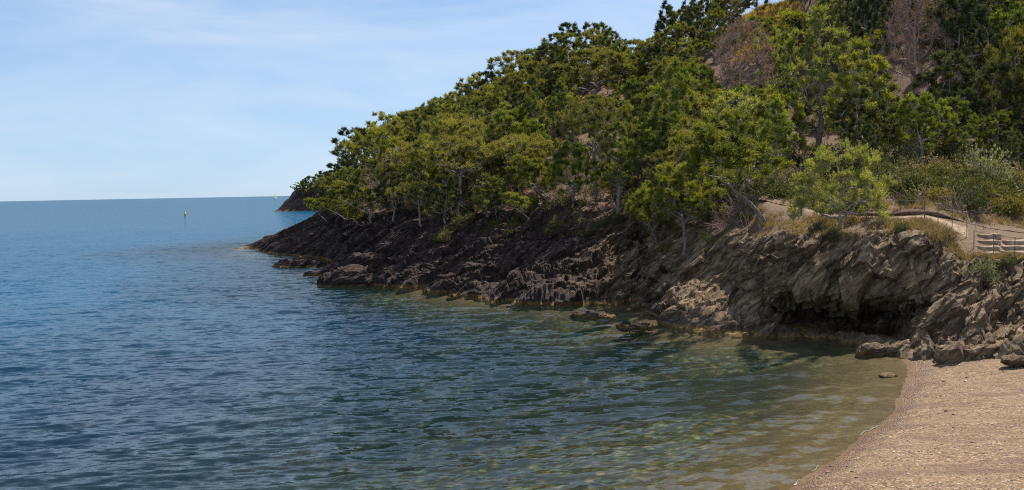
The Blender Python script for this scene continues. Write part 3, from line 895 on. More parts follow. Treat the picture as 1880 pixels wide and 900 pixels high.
# ------------------------------------------------------------------ plants
def tubes(P0, P1, R0, R1, ns=4):
    P0, P1 = np.asarray(P0, float), np.asarray(P1, float)
    R0, R1 = np.asarray(R0, float), np.asarray(R1, float)
    d = P1 - P0
    d /= np.linalg.norm(d, axis=1, keepdims=True) + 1e-9
    a = np.where(np.abs(d[:, 2:3]) > 0.9, np.array([[1.0, 0, 0]]), np.array([[0, 0, 1.0]]))
    u = np.cross(d, a)
    u /= np.linalg.norm(u, axis=1, keepdims=True) + 1e-9
    v_ = np.cross(d, u)
    vs_, n = [], len(P0)
    for k in range(ns):
        th = 2 * math.pi * k / ns
        off = u * math.cos(th) + v_ * math.sin(th)
        vs_.append(P0 + off * R0[:, None])
        vs_.append(P1 + off * R1[:, None])
    V = np.stack(vs_, 1).reshape(-1, 3)
    base = (np.arange(n) * 2 * ns)[:, None]
    F = []
    for k in range(ns):
        k2 = (k + 1) % ns
        F.append(np.concatenate([base + 2 * k, base + 2 * k2, base + 2 * k2 + 1, base + 2 * k + 1], 1))
    return V, np.concatenate(F)


def join(parts):
    vs_, fs, o = [], [], 0
    for v, f in parts:
        vs_.append(v)
        fs.append(f + o)
        o += len(v)
    return np.concatenate(vs_), fs


def unit(a):
    return a / (np.linalg.norm(a, axis=-1, keepdims=True) + 1e-9)


def skeleton(rg, trunk, clumps, r_tip=0.017, rexp=0.5, sag=0.25):
    """attach every clump centre to the nearest lower part of the tree by a bent branch; pipe-model radii"""
    pts, par, rad = [np.array(trunk[0])], [-1], []
    for q in trunk[1:]:
        pts.append(np.array(q))
        par.append(len(pts) - 2)
    ntr = len(pts)
    c0 = np.array(trunk[len(trunk) // 2])
    order = np.argsort([np.linalg.norm(c_ - c0) for c_ in clumps])
    tips = {}
    for i in order:
        c_ = clumps[i]
        A = np.array(pts)
        dv = c_ - A
        hd_ = np.hypot(dv[:, 0], dv[:, 1])
        cost = np.linalg.norm(dv, axis=1) + 1.6 * np.maximum(0, A[:, 2] + 0.35 * hd_ - c_[2])
        cost[0] += 5
        j = int(np.argmin(cost))
        a = pts[j]
        pd = unit(a - pts[par[j]]) if par[j] >= 0 else np.array((0, 0, 1.0))
        ln = np.linalg.norm(c_ - a)
        ctrl_ = a + pd * ln * 0.35 + np.array((0, 0, -sag * 0.3 * ln)) + (c_ - a) * 0.25 + rg.normal(size=3) * 0.06 * ln
        nseg = max(2, min(5, int(ln / 0.35)))
        prev = j
        for k in range(1, nseg + 1):
            s = k / nseg
            q = a * (1 - s) ** 2 + 2 * ctrl_ * s * (1 - s) + c_ * s * s
            if k < nseg:
                q = q + rg.normal(size=3) * 0.03 * ln
            pts.append(q)
            par.append(prev)
            prev = len(pts) - 1
        tips[i] = prev
    n = np.zeros(len(pts))
    for i in tips.values():
        n[i] += 1
    for k in range(len(pts) - 1, 0, -1):
        n[par[k]] += n[k]
    r = r_tip * np.maximum(n, 0.6) ** rexp
    P = np.array(pts)
    ii = np.arange(1, len(pts))
    pp = np.array(par)[1:]
    r0 = np.minimum(r[pp], r[ii] * 1.35)
    return P[pp], P[ii], r0, r[ii], P, np.array(par), tips


def make_pine(seed, H=6.0, Rc=2.4, cb=0.4, nclump=60, shape='dome', lean=(0, 0), twigs=9, needles=36, bare=False, nmul=1.0, open_=0.5, low_keep=0.35, nmat=None, wood=None, nl=(0.12, 0.22), name="pine"):
    rg = np.random.RandomState(seed)
    lean = np.array(lean)
    trunk = []
    nt = 9
    nclump = int(nclump * 0.95) if not bare else nclump
    twigs = twigs + 5 if not bare else twigs
    wob = rg.normal(size=(nt + 1, 2)) * 0.05 * H / 6
    th_ = (0.82 if shape != 'umbrella' else 0.62)
    for k in range(nt + 1):
        s = k / nt
        xy_ = lean * (s ** 1.3) * H + wob[k] * (s > 0) + 0.10 * H * 0.3 * np.array((math.sin(3 * s + seed), math.cos(2.3 * s + seed))) * s
        trunk.append((xy_[0], xy_[1], -0.5 + s * (H * th_ + 0.5)))
    zc0 = cb * H
    cl = []
    ph = rg.rand(6) * 6.28
    while len(cl) < nclump:
        z = rg.rand()
        an = rg.rand() * 6.283
        lump = 1 + 0.22 * math.sin(2 * an + ph[0]) + 0.18 * math.sin(3 * an + ph[1] + 4 * z) + 0.12 * math.sin(5 * an + ph[2])
        if shape == 'umbrella':
            env = math.sqrt(max(0.0, 1 - (max(0.0, z - 0.35) / 0.65) ** 2)) * (0.55 + 0.45 * min(1, z / 0.35))
        elif shape == 'dome':
            env = math.sqrt(max(0.0, 1 - (2 * abs(z - 0.42) / 1.16) ** 2))
        elif shape == 'tall':
            env = (1 - z) ** 0.6 * (0.35 + 0.65 * min(1, z / 0.3)) * 1.1
        else:   # low spreading
            env = math.sqrt(max(0.0, 1 - z * z))
        rad_ = Rc * env * lump * (open_ + (1 - open_) * rg.rand() ** 0.45)
        zz_ = zc0 + z * (H - zc0) * (1 - 0.0)
        s = zz_ / H
        cx_, cy_ = lean * (s ** 1.3) * H
        q = np.array((cx_ + rad_ * math.cos(an), cy_ + rad_ * math.sin(an), zz_ + rg.normal() * 0.1))
        if all(np.linalg.norm(q - e) > 0.26 * Rc * (60 / nclump) ** 0.4 * rg.uniform(0.5, 1) for e in cl):
            cl.append(q)
        else:
            nclump -= 0.02
    cl = np.array(cl)
    P0, P1, r0, r1, P, par, tips = skeleton(rg, trunk, cl)
    k = H / 6.0
    parts = [tubes(P0, P1, r0 * k, r1 * k, 5)]
    # twigs
    nC = len(cl)
    tipdir = np.zeros((nC, 3))
    for i, j in tips.items():
        tipdir[i] = P[j] - P[par[j]]
    tipdir = unit(tipdir)
    axis = np.array((lean[0] * H * 0.5, lean[1] * H * 0.5, zc0))
    outw = unit(cl - axis)
    tw = rg.normal(size=(nC, twigs, 3)) * 0.75 + outw[:, None] * 0.6 + tipdir[:, None] * 0.3 + np.array((0, 0, 0.5))
    tw[..., 2] *= 0.8
    tw = unit(tw)
    tl = rg.uniform(0.26, 0.54, size=(nC, twigs, 1)) * (Rc / 2.4) ** 0.5
    st = cl[:, None] - tipdir[:, None] * rg.uniform(0, 0.35, size=(nC, twigs, 1))
    en = st + tw * tl
    T0, T1 = st.reshape(-1, 3), en.reshape(-1, 3)
    parts.append(tubes(T0, T1, np.full(len(T0), 0.011 * k + 0.003), np.full(len(T0), 0.005), 3))
    # bare dead twigs inside the crown
    nd = int(len(P) * 2.4)
    sel = rg.randint(nt, len(P), nd)
    dd = unit(rg.normal(size=(nd, 3)) + np.array((0, 0, 0.1)))
    parts.append(tubes(P[sel], P[sel] + dd * rg.uniform(0.25, 0.85, (nd, 1)), np.full(nd, 0.009), np.full(nd, 0.003), 3))
    if bare:
        sb0, sb1 = T0 + (T1 - T0) * rg.uniform(0.3, 0.9, (len(T0), 1)), None
        for rep in range(3):
            dv = unit(tw.reshape(-1, 3) + rg.normal(size=T0.shape) * 0.6)
            sb0 = T0 + (T1 - T0) * rg.uniform(0.2, 1.0, (len(T0), 1))
            parts.append(tubes(sb0, sb0 + dv * rg.uniform(0.2, 0.5, (len(T0), 1)), np.full(len(T0), 0.007), np.full(len(T0), 0.003), 3))
    tv, tfs = join(parts)
    tm = mesh(name + "_trunk", tv, tfs, wood or m_bark, True)
    # needles
    nn = max(1, int(needles * nmul))
    M = len(T0)
    s = rg.uniform(0.12, 1.03, (M, nn, 1))
    b0 = T0[:, None] + (T1 - T0)[:, None] * s
    nd_ = unit(unit(T1 - T0)[:, None] * 0.7 + rg.normal(size=(M, nn, 3)) * 0.55 + np.array((0, 0, 0.25)))
    ln = rg.uniform(nl[0], nl[1], (M, nn, 1))
    side = unit(np.cross(nd_, rg.normal(size=(M, nn, 3))))
    wdt = ln * rg.uniform(0.09, 0.15, (M, nn, 1))
    b0 = b0 + rg.normal(size=b0.shape) * 0.05
    zf = (cl[:, 2] - zc0) / (H - zc0)
    keep = rg.rand(nC, twigs, nn) < np.interp(zf, [0.0, 0.45], [low_keep, 1.0])[:, None, None]      # pines carry needles on the outer, upper shoots
    V = np.stack([b0 - side * wdt, b0 + side * wdt, b0 + nd_ * ln], 2)
    keep = keep.reshape(M, nn)
    V = V[keep].reshape(-1, 3)
    F = np.arange(len(V)).reshape(-1, 3)
    ct = np.clip(rg.normal(0.5, 0.22, nC), 0, 1)
    tint = np.clip(np.repeat(np.repeat(ct, twigs * nn)[keep.ravel()], 3) + np.repeat(rg.normal(0, 0.12, keep.sum()), 3), 0, 1)
    cm = mesh(name + "_crown", V, F, nmat or m_pine, False, {"tint": tint})
    return tm, cm, H


def make_shrub(seed, Rr=0.8, Hh=0.9, n=70, per=26, lm=None, leaf=(0.05, 0.1), tri=False):
    rg = np.random.RandomState(seed)
    d = rg.normal(size=(n, 3))
    d[:, 2] = np.abs(d[:, 2]) * 0.9 + 0.05
    d = unit(d)
    an = np.arctan2(d[:, 1], d[:, 0])
    rad_ = (0.55 + 0.45 * rg.rand(n)) * (1 + 0.25 * np.sin(3 * an + seed) + 0.15 * np.sin(5 * an))
    tip_ = d * rad_[:, None] * np.array((Rr, Rr, Hh))
    st = tip_ * rg.uniform(0.0, 0.25, (n, 1)) + np.array((0, 0, -0.08))
    mid_ = (st + tip_) / 2 + rg.normal(size=(n, 3)) * 0.05
    tv, tfs = join([tubes(st, mid_, np.full(n, 0.014), np.full(n, 0.01), 3), tubes(mid_, tip_, np.full(n, 0.01), np.full(n, 0.004), 3)])
    tm = mesh("shrub_stem", tv, tfs, m_bark, True)
    c_ = tip_[:, None] * (1 - 0.25 * rg.rand(n, per, 1)) + rg.normal(size=(n, per, 3)) * 0.085 * np.array((Rr, Rr, Hh)) * 1.4
    nd_ = unit(rg.normal(size=(n, per, 3)) + d[:, None] * 0.7 + np.array((0, 0, 0.5)))
    side = unit(np.cross(nd_, rg.normal(size=(n, per, 3))))
    ln = rg.uniform(leaf[0], leaf[1], (n, per, 1))
    V = np.stack([c_, c_ + nd_ * ln * 0.5 + side * ln * 0.3, c_ + nd_ * ln, c_ + nd_ * ln * 0.5 - side * ln * 0.3], 2).reshape(-1, 3)
    nv = 3 if tri else 4
    if tri:
        V = np.stack([c_ - side * ln * 0.3, c_ + side * ln * 0.3, c_ + nd_ * ln], 2).reshape(-1, 3)
    V[:, 2] = np.maximum(V[:, 2], -0.05)
    tint = np.clip(np.repeat(rg.normal(0.5, 0.22, n), per * nv) + np.repeat(rg.normal(0, 0.12, n * per), nv), 0, 1)
    cm = mesh("shrub_leaves", V, np.arange(len(V)).reshape(-1, nv), lm or m_shrub, False, {"tint": tint})
    return tm, cm, Hh


KIND = {
    'umb': [make_pine(1, 6.2, 3.1, 0.5, 70, 'umbrella'), make_pine(2, 6.0, 2.8, 0.45, 64, 'umbrella', nmat=m_pine_olive)],
    'dome': [make_pine(3, 6.0, 2.3, 0.22, 66, 'dome'), make_pine(4, 6.0, 2.5, 0.28, 66, 'dome', nmat=m_pine_olive), make_pine(5, 6.0, 2.1, 0.3, 60, 'dome', (0.08, 0.05), nmat=m_pine_fresh)],
    'tall': [make_pine(6, 8.0, 2.3, 0.2, 74, 'tall', nmul=0.9), make_pine(7, 8.0, 2.0, 0.3, 62, 'tall', (0.03, 0), nmul=0.8, nmat=m_pine_fresh)],
    'dark': [make_pine(8, 7.0, 2.2, 0.3, 62, 'dome', nmat=m_pine_dark), make_pine(9, 7.5, 2.3, 0.35, 60, 'tall', nmat=m_pine_dark)],
    'pale': [make_pine(10, 6.0, 2.3, 0.25, 56, 'dome', nmul=0.55, nmat=m_pine_pale), make_pine(11, 8.5, 2.7, 0.3, 74, 'tall', nmul=0.7, nmat=m_pine_pale)],
    'dead': [make_pine(12, 7.0, 2.9, 0.3, 90, 'dome', twigs=14, nmul=0.12, bare=True, nmat=m_dead, wood=m_deadwood, open_=0.15)],
    'lean': [make_pine(13, 5.0, 2.2, 0.45, 56, 'umbrella', (-0.62, -0.12)), make_pine(14, 4.6, 2.0, 0.5, 50, 'umbrella', (-0.85, -0.1))],
    'fan': [make_pine(15, 6.0, 2.9, 0.62, 54, 'umbrella', nmul=0.75, nmat=m_pine_olive)],
    'low': [make_pine(16, 4.3, 2.6, 0.16, 78, 'low', (0.06, 0), nmul=0.75, low_keep=0.6, open_=0.62, nmat=m_pine_pale, nl=(0.09, 0.17))],
}
SHR = {
    'green': [make_shrub(21), make_shrub(22, 0.9, 0.8)],
    'grey': [make_shrub(23, 0.9, 1.0, lm=m_shrub_grey)],
    'brown': [make_shrub(24, 0.85, 0.7, per=14, lm=m_shrub_brown)],
    'yellow': [make_shrub(25, 0.8, 0.65, lm=m_shrub_yellow)],
}
placed = []


def plant(variants, loc, height, label, cat, name, group=None, rot=None, wide=1.0, v=None, crown="crown", stem_="trunk"):
    tm, cm, H = variants[(v if v is not None else random.randrange(len(variants))) % len(variants)]
    s = height / H
    o = empty(name, tuple(float(q) for q in loc))
    o.rotation_euler = (0, 0, random.uniform(0, 6.28) if rot is None else rot)
    o.scale = (s * wide, s * wide, s)
    obj(stem_, tm, o)
    obj(crown, cm, o)
    tag(o, label, cat, group)
    return o


def tree_px(kind, px, by, ty, wpx=None, label="", v=None, rot=None, group=None, name="pine_tree", bv=None):
    """tree whose foot is seen at (px,by) and whose top reaches row ty"""
    q = hit(px, by) if bv is None else None
    if bv is not None:
        loc, *_r = bv.ray_cast(Vector((0, 0, HCAM)), pray(px, by).normalized())
        q = None if loc is None else np.array(loc)
    if q is None:
        print("no ground for", px, by)
        return
    dist = q[1]
    h_ = (by - ty) * dist / FPX
    tm, cm, H = KIND[kind][(v or 0) % len(KIND[kind])]
    wide = 1.0
    if wpx:
        co = np.empty(len(cm.vertices) * 3, np.float32)
        cm.vertices.foreach_get("co", co)
        co = co.reshape(-1, 3)
        wide = (wpx * dist / FPX) / ((co[:, 0].max() - co[:, 0].min()) * h_ / H)
        wide = min(max(wide, 0.6), 1.6)
    placed.append((q[0], q[1], h_ * 0.3))
    q[2] -= 0.1
    return plant(KIND[kind], q, h_, label, "tree", name, group, rot, wide, v or 0)


SKY = "pines along the skyline"
SL = "pines standing out on the slope"
HAND = [
    ('umb', 690, 352, 240, 150, "broad umbrella pine with fanned bare limbs at the seaward end of the wood", 0, 0.4, SL),
    ('dark', 655, 330, 236, 105, "dark rounded pine just behind the seaward umbrella pine", 0, None, SKY),
    ('dark', 612, 362, 300, 60, "dark pine lowest on the seaward ridge beside the far headland", 0, None, SKY),
    ('dome', 625, 375, 318, 75, "bushy yellow-green pine low on the seaward ridge", 1, None, SL),
    ('lean', 692, 398, 335, 110, "pine with a pale trunk leaning seaward over the dark cliff", 0, 0.0, SL),
    ('lean', 640, 402, 362, 60, "small pine leaning out over the cliff edge nearest the sea", 1, 0.1, SL),
    ('fan', 765, 372, 290, 100, "gnarled half bare pine on the edge above the dark cliff", 0, None, SL),
    ('dark', 752, 278, 206, 66, "dark round pine on the skyline above the umbrella pine, left of a twin", 0, None, SKY),
    ('dark', 787, 272, 212, 48, "smaller dark pine on the skyline touching its left twin", 1, None, SKY),
    ('dome', 822, 250, 187, 56, "rounded pine on the skyline where the ridge begins to climb", 0, None, SKY),
    ('dome', 868, 228, 158, 40, "small pine tip on the skyline below the dark clump", 1, None, SKY),
    ('dark', 898, 210, 132, 58, "dark clumped pine on the skyline halfway down the ridge", 0, None, SKY),
    ('dome', 930, 195, 142, 50, "low green pine on the skyline between two dark clumps", 2, None, SKY),
    ('dark', 972, 170, 105, 54, "dark pine on the skyline left of the big ridge clump", 1, None, SKY),
    ('dome', 1032, 140, 64, 100, "broad green pine on the skyline, left half of the big ridge clump", 1, None, SKY),
    ('dark', 1088, 125, 45, 66, "dark pine topping the big ridge clump on the skyline", 0, None, SKY),
    ('dome', 1128, 140, 84, 44, "small pine on the skyline in the dip right of the big clump", 2, None, SKY),
    ('dome', 1180, 135, 76, 74, "broad low pine on the skyline left of the tall dark pines", 0, None, SKY),
    ('dark', 1225, 122, 8, 62, "tall dark pine on the skyline, the left of the high pair", 1, None, SKY),
    ('dark', 1280, 80, -8, 66, "tall dark pine on the skyline, the right of the high pair", 0, None, SKY),
    ('dome', 1325, 75, 18, 70, "green pine on the skyline between the high pair and the dry grass", 1, None, SKY),
    ('dark', 1390, 34, -34, 60, "dark pine above the dry grass patch at the top edge", 0, None, SKY),
    ('umb', 1092, 205, 95, 175, "large round pine with a fan of bare limbs below the big ridge clump", 1, None, SL),
    ('dead', 1362, 215, 48, 150, "big dead pine with bare pinkish grey branches below the dry grass", 0, None, SL),
    ('dead', 1682, 205, -25, 105, "dead rusty brown pine high in the shaded wood", 0, 2.0, SL),
    ('pale', 1505, 278, 22, 165, "tall pale green pine with forked trunk standing above the cliff pine", 1, None, SL),
    ('pale', 1552, 272, 160, 105, "feathery pale pine at the foot of the tall forked pine", 0, None, SL),
    ('low', 1542, 420, 266, 215, "bushy light green pine growing on the cliff edge beside the path", 0, 0.8, SL),
    ('lean', 1412, 404, 240, 230, "pine bending left from a curved trunk at the cliff edge", 0, 0.05, SL),
    ('dome', 1238, 388, 275, 140, "low spreading green pine left of the bending cliff edge pine", 1, None, SL),
    ('tall', 1238, 325, 118, 90, "slender pine with thin pale upright stems mid slope", 1, None, SL),
    ('dome', 1330, 275, 168, 110, "bright green pine below the big dead pine", 0, None, SL),
    ('fan', 1092, 366, 195, 200, "pine with many bare fanning stems above the red gully", 0, 1.0, SL),
    ('tall', 1136, 384, 225, 80, "dark straight trunked pine right of the fanning stems", 1, None, SL),
    ('dome', 868, 372, 250, 120, "bright yellow-green pine in the middle of the slope above the dark cliff", 1, None, SL),
    ('tall', 893, 404, 318, 60, "left of two slim trunks beside the red soil scar", 0, None, SL),
    ('tall', 910, 400, 322, 55, "right of two slim trunks beside the red soil scar", 1, None, SL),
    ('dome', 975, 330, 225, 110, "green pine above the left end of the woodland trail", 2, None, SL),
    ('dome', 1175, 310, 195, 120, "bushy pine right above the woodland trail", 0, None, SL),
    ('dark', 1600, 175, -40, 110, "dark pine between the tall pale pine and the rusty dead pine", 0, None, SL),
    ('dark', 1760, 190, -40, 120, "dark pine right of the rusty dead pine", 1, None, SL),
    ('dome', 1862, 270, 60, 110, "sunlit green pine at the right edge of the wood", 1, None, SL),
    ('dark', 1655, 290, 190, 90, "young dark pine in the hollow below the rusty dead pine", 1, None, SL),
    ('pale', 1420, 190, 60, 100, "pale pine tucked between the dead pine and the tall forked pine", 0, None, SL),
    ('dome', 1450, 120, 20, 110, "green pine just right of the dry grass patch", 0, None, SL),
    ('dome', 805, 330, 245, 100, "rounded pine between the twin skyline pines and the bright pine", 0, None, SL),
]
for kd, px, by, ty, wp, lab, v, rot, grp in HAND:
    tree_px(kd, px, by, ty, wp, lab, v, rot, grp)
FAR = [(549, 352, 335), (560, 350, 328), (572, 350, 324), (584, 349, 320), (597, 348, 318), (610, 347, 314), (622, 346, 310), (634, 345, 306),
       (556, 360, 340), (568, 361, 338), (580, 362, 337), (592, 363, 336), (604, 364, 336), (616, 366, 338), (628, 368, 338)]
ORD = ["first", "second", "third", "fourth", "fifth", "sixth", "seventh", "eighth"]
for k, (px, by, ty) in enumerate(FAR):
    lab_ = "small pine on top of the far headland, %s from its tip" % ORD[k] if k < 8 else "small pine low on the far headland, %s from its tip" % ORD[k - 8]
    tree_px('dark' if k % 3 == 1 else 'dome', px, by, ty, 34, lab_, k, None, "pines on the far headland", bv=fbvh)

# filler wood: zones, each pine its own tree
ANCH = [(690, 285, "the seaward umbrella pine"), (770, 240, "the twin skyline pines"), (868, 310, "the bright mid-slope pine"), (900, 170, "the dark skyline clump"),
        (1060, 85, "the big ridge clump"), (1092, 150, "the round fan-limbed pine"), (1092, 285, "the many-stemmed bare pine"), (1250, 45, "the high skyline pair"),
        (1362, 130, "the big dead pine"), (1330, 220, "the bright pine under the dead one"), (1238, 335, "the low spreading pine"), (1340, 320, "the bending cliff-edge pine"),
        (1505, 150, "the tall pale forked pine"), (1542, 340, "the light green pine beside the path"), (1682, 100, "the rusty dead pine"), (1862, 165, "the sunlit pine at the right edge"),
        (612, 335, "the lowest dark ridge pine"), (1238, 215, "the slender pale-stemmed pine"), (1136, 305, "the straight-trunked pine"), (900, 362, "the two slim trunks")]
KW = {'dome': "bushy green pine", 'umb': "flat-topped green pine", 'tall': "tall narrow pine", 'dark': "dark green pine", 'pale': "pale thin pine", 'fan': "bare-stemmed pine", 'lean': "leaning pine"}
fill_list = {}


def pine_key(q, h_, kd):
    cq = CM.transposed() @ Vector((q[0], q[1], q[2] + 0.6 * h_ - HCAM))
    ix, iy = CX + FPX * cq.x / -cq.z, CY - FPX * cq.y / -cq.z
    a = min(ANCH, key=lambda e: (e[0] - ix) ** 2 + (e[1] - iy) ** 2)
    dx, dy = ix - a[0], iy - a[1]
    rel = ("right of" if dx > 0 else "left of") if abs(dx) > abs(dy) else ("below" if dy > 0 else "above")
    return KW[kd] + " " + rel + " " + a[2], dx * dx + dy * dy


rowi = np.searchsorted(rowv, [8.9, 12.0])
pr = random.Random(5)
cand = 0
nfill = 0
AVOID = [(1282, 1440, 120, 275), (1440, 1575, 150, 420), (1040, 1150, 180, 262), (1635, 1732, 90, 300), (645, 745, 315, 392)]
while cand < 14000 and nfill < 295:
    cand += 1
    px = pr.uniform(598, 1960) if cand % 3 else pr.uniform(598, 1340)
    vlo = 4.7 if px < 1335 else (9.3 if px < 1480 else 10.1)
    if px > 1600:
        vlo = 10.45
    vv = pr.uniform(vlo, 12.05)
    if 1350 < px < 1462 and vv > 11.35:
        continue
    q = G2[np.searchsorted(rowv, vv), np.searchsorted(colpx, px)].copy()
    if 1010 < px < 1200 and 6.6 < vv < 9.6 or vv < 7.0 and (pr.random() < 0.4 or perlin(q[None] * 0.11)[0] < -0.2) or 7.0 <= vv < 8.8 and pr.random() < 0.35:
        continue
    sp = 2.9
    cq = CM.transposed() @ Vector((q[0], q[1], q[2] - HCAM))
    qpy = CY - FPX * cq.y / -cq.z
    if qpy < -30 or any(a < px < b and c_ < qpy < d_ for a, b, c_, d_ in AVOID):
        continue
    if any((q[0] - a) ** 2 + (q[1] - b) ** 2 < (sp * 0.5 + min(c_, 1.35) * 0.9) ** 2 for a, b, c_ in placed):
        continue
    placed.append((q[0], q[1], 1.35))
    q[2] -= 0.15
    kd = pr.choices(['dome', 'umb', 'tall', 'dark', 'pale', 'fan'], [2, 2, 1.0, 0.6, 0.5, 3] if 7.6 < vv < 9.3 else [1.5, 0.3, 0.2, 0.3, 0.5, 1.5] if vv < 7.6 else [4, 2.2, 1.4, 1.8, 1.0, 0.5] if px < 1470 else [1.3, 0.7, 1.4, 5.0, 0.5, 0])[0]
    hh_ = pr.choice((pr.uniform(3.0, 4.6), pr.uniform(4.4, 6.0), pr.uniform(5.0, 7.2))) * (0.62 if px < 665 else 1)
    rz_ = None
    if vv < 7.6 and pr.random() < 0.3:
        kd, rz_ = 'lean', pr.uniform(-1.1, 0.8)
        hh_ *= pr.uniform(0.6, 0.95)
    hh_ *= 1.25 if kd == 'tall' else 1
    o = plant(KIND[kd], q, hh_, "", "tree", "pine_tree", "pines of the hillside wood", rz_, pr.uniform(0.9, 1.2))
    key, d2_ = pine_key(q, hh_, kd)
    fill_list.setdefault(key, []).append((d2_, o))
    nfill += 1
NTH = ["", "second ", "third ", "fourth ", "fifth ", "sixth ", "seventh ", "eighth ", "ninth ", "tenth ", "eleventh ", "twelfth "]
for key, lst in fill_list.items():
    for k, (d2_, o) in enumerate(sorted(lst, key=lambda e: e[0])):
        o["label"] = NTH[min(k, 11)] + ("nearest " if k else ("nearest " if len(lst) > 1 else "")) + key
print("filler pines", nfill, "tries", cand)

# shrubs above and below the path
SB = "shrubs beside the cliff path"
SHRUBS = [
    ('grey', 1668, 300, 255, "twiggy grey-brown bush in the upper row behind the path"), ('green', 1655, 330, 285, "rounded bright green bush left above the railing"),
    ('brown', 1718, 325, 280, "brown twiggy bush in the middle above the railing"), ('green', 1690, 352, 318, "low leafy green bush just behind the railing"),
    ('grey', 1815, 345, 262, "tall grey-green bush standing highest at the right above the steps"), ('green', 1772, 318, 268, "yellowish green bush left of the tall grey-green bush"),
    ('green', 1772, 388, 332, "dense dark green bush at the bend of the path"), ('yellow', 1845, 392, 348, "yellow flowering bush right above the steps"),
    ('yellow', 1722, 365, 335, "yellow tinged bush above the corner of the railing"), ('green', 1748, 350, 318, "small round green bush left of the dense bend bush"),
    ('brown', 1865, 350, 300, "brown leaved bush at the right edge above the yellow bush"), ('green', 1625, 350, 305, "green bush behind the cliff edge pine"),
    ('green', 1735, 290, 240, "dark bush in the shade at the top of the scrub"), ('green', 1640, 262, 205, "glossy green bush deep in the hollow"),
    ('green', 1610, 300, 245, "leafy dark bush between the feathery pine and the scrub"), ('brown', 1800, 300, 255, "olive brown bush behind the tall grey-green bush"),
    ('green', 1850, 315, 262, "green bush at the right edge in the scrub"), ('green', 1666, 376, 352, "small tuft bush on the bank behind the railing"),
    ('green', 1655, 425, 404, "small green tuft bush on the cliff lip below the path"), ('grey', 1805, 512, 468, "wiry grey bush on the rock below the steps"),
    ('green', 1850, 488, 466, "small green plant on the rock under the lower steps"), ('green', 1530, 438, 412, "dark low bush around the foot of the cliff edge pine"),
    ('green', 1500, 425, 405, "low green bush on the cliff lip left of the pine foot"), ('brown', 1740, 440, 412, "dry brown bush on the lip at the end of the cliff"),
    ('green', 812, 440, 416, "bright green sprig bush hanging on the dark cliff"), ('green', 1020, 415, 398, "small green bush on the rock edge below the fanning stems"),
    ('green', 628, 392, 370, "bright tuft bush on the ridge of the seaward rocks"), ('green', 1130, 408, 382, "green bush at the foot of the straight trunked pine"),
    ('green', 1100, 420, 400, "low bush left below the straight trunked pine"), ('brown', 1060, 300, 282, "dry pale bush on the woodland trail"),
]
for kd, px, by, ty, lab in SHRUBS:
    q = hit(px, by)
    if q is None:
        print("no shrub ground", px, by)
        continue
    h_ = (by - ty) * q[1] / FPX
    q[2] -= 0.05
    plant(SHR[kd], q, h_, lab, "bush", "bush", SB, None, random.uniform(0.75, 1.0) * (0.85 if h_ > 1.6 else 1.1), None, "leaves", "stems")

# undergrowth: low scrub that nobody could count
uv, uf, ut, o_ = [], [], [], 0
base_sh = [make_shrub(40 + k, 0.75, 0.7, 26, 12, None, (0.08, 0.14), True) for k in range(3)]
bco = []
for tm, cm, H in base_sh:
    co = np.empty(len(cm.vertices) * 3, np.float32)
    cm.vertices.foreach_get("co", co)
    tn = np.empty(len(cm.vertices), np.float32)
    cm.attributes["tint"].data.foreach_get("value", tn)
    bco.append((co.reshape(-1, 3), tn))
for k in range(2000):
    px = pr.uniform(625, 2000) if k % 4 else pr.uniform(1560, 1930)
    if k > 1750:
        px = pr.uniform(1290, 1590)
    vv = pr.uniform(6.0 if px < 1380 else 9.0 if px < 1585 else 9.9, 12.1 if k % 3 else 10.2) if k > 420 else pr.uniform(4.4, 7.0)
    if k <= 420 and (not 640 < px < 1335 or perlin(np.array([[px * 0.011, vv * 0.9, 3.3]]))[0] < 0.02):
        continue
    if k > 1750:
        vv = pr.uniform(9.05, 11.2)
    if 1350 < px < 1462 and vv > 11.3:
        continue
    q = G2[np.searchsorted(rowv, vv), np.searchsorted(colpx, px)]
    co, tn = bco[k % 3]
    s = pr.uniform(0.5, 1.5) * (1.3 if px > 1580 and vv > 10.6 else 1) if k > 420 else pr.uniform(0.35, 1.1)
    a = pr.uniform(0, 6.28)
    rot = np.array(((math.cos(a), -math.sin(a), 0), (math.sin(a), math.cos(a), 0), (0, 0, 1)))
    uv.append((co * s) @ rot.T + q)
    ut.append(np.clip(tn + pr.uniform(-0.45, 0.4), 0, 1))
uvv = np.concatenate(uv)
ug = obj("undergrowth", mesh("undergrowth", uvv, np.arange(len(uvv)).reshape(-1, 3), m_shrub, False, {"tint": np.concatenate(ut)}))
tag(ug, "dark scrub undergrowth covering the ground under the pines", kind="stuff")

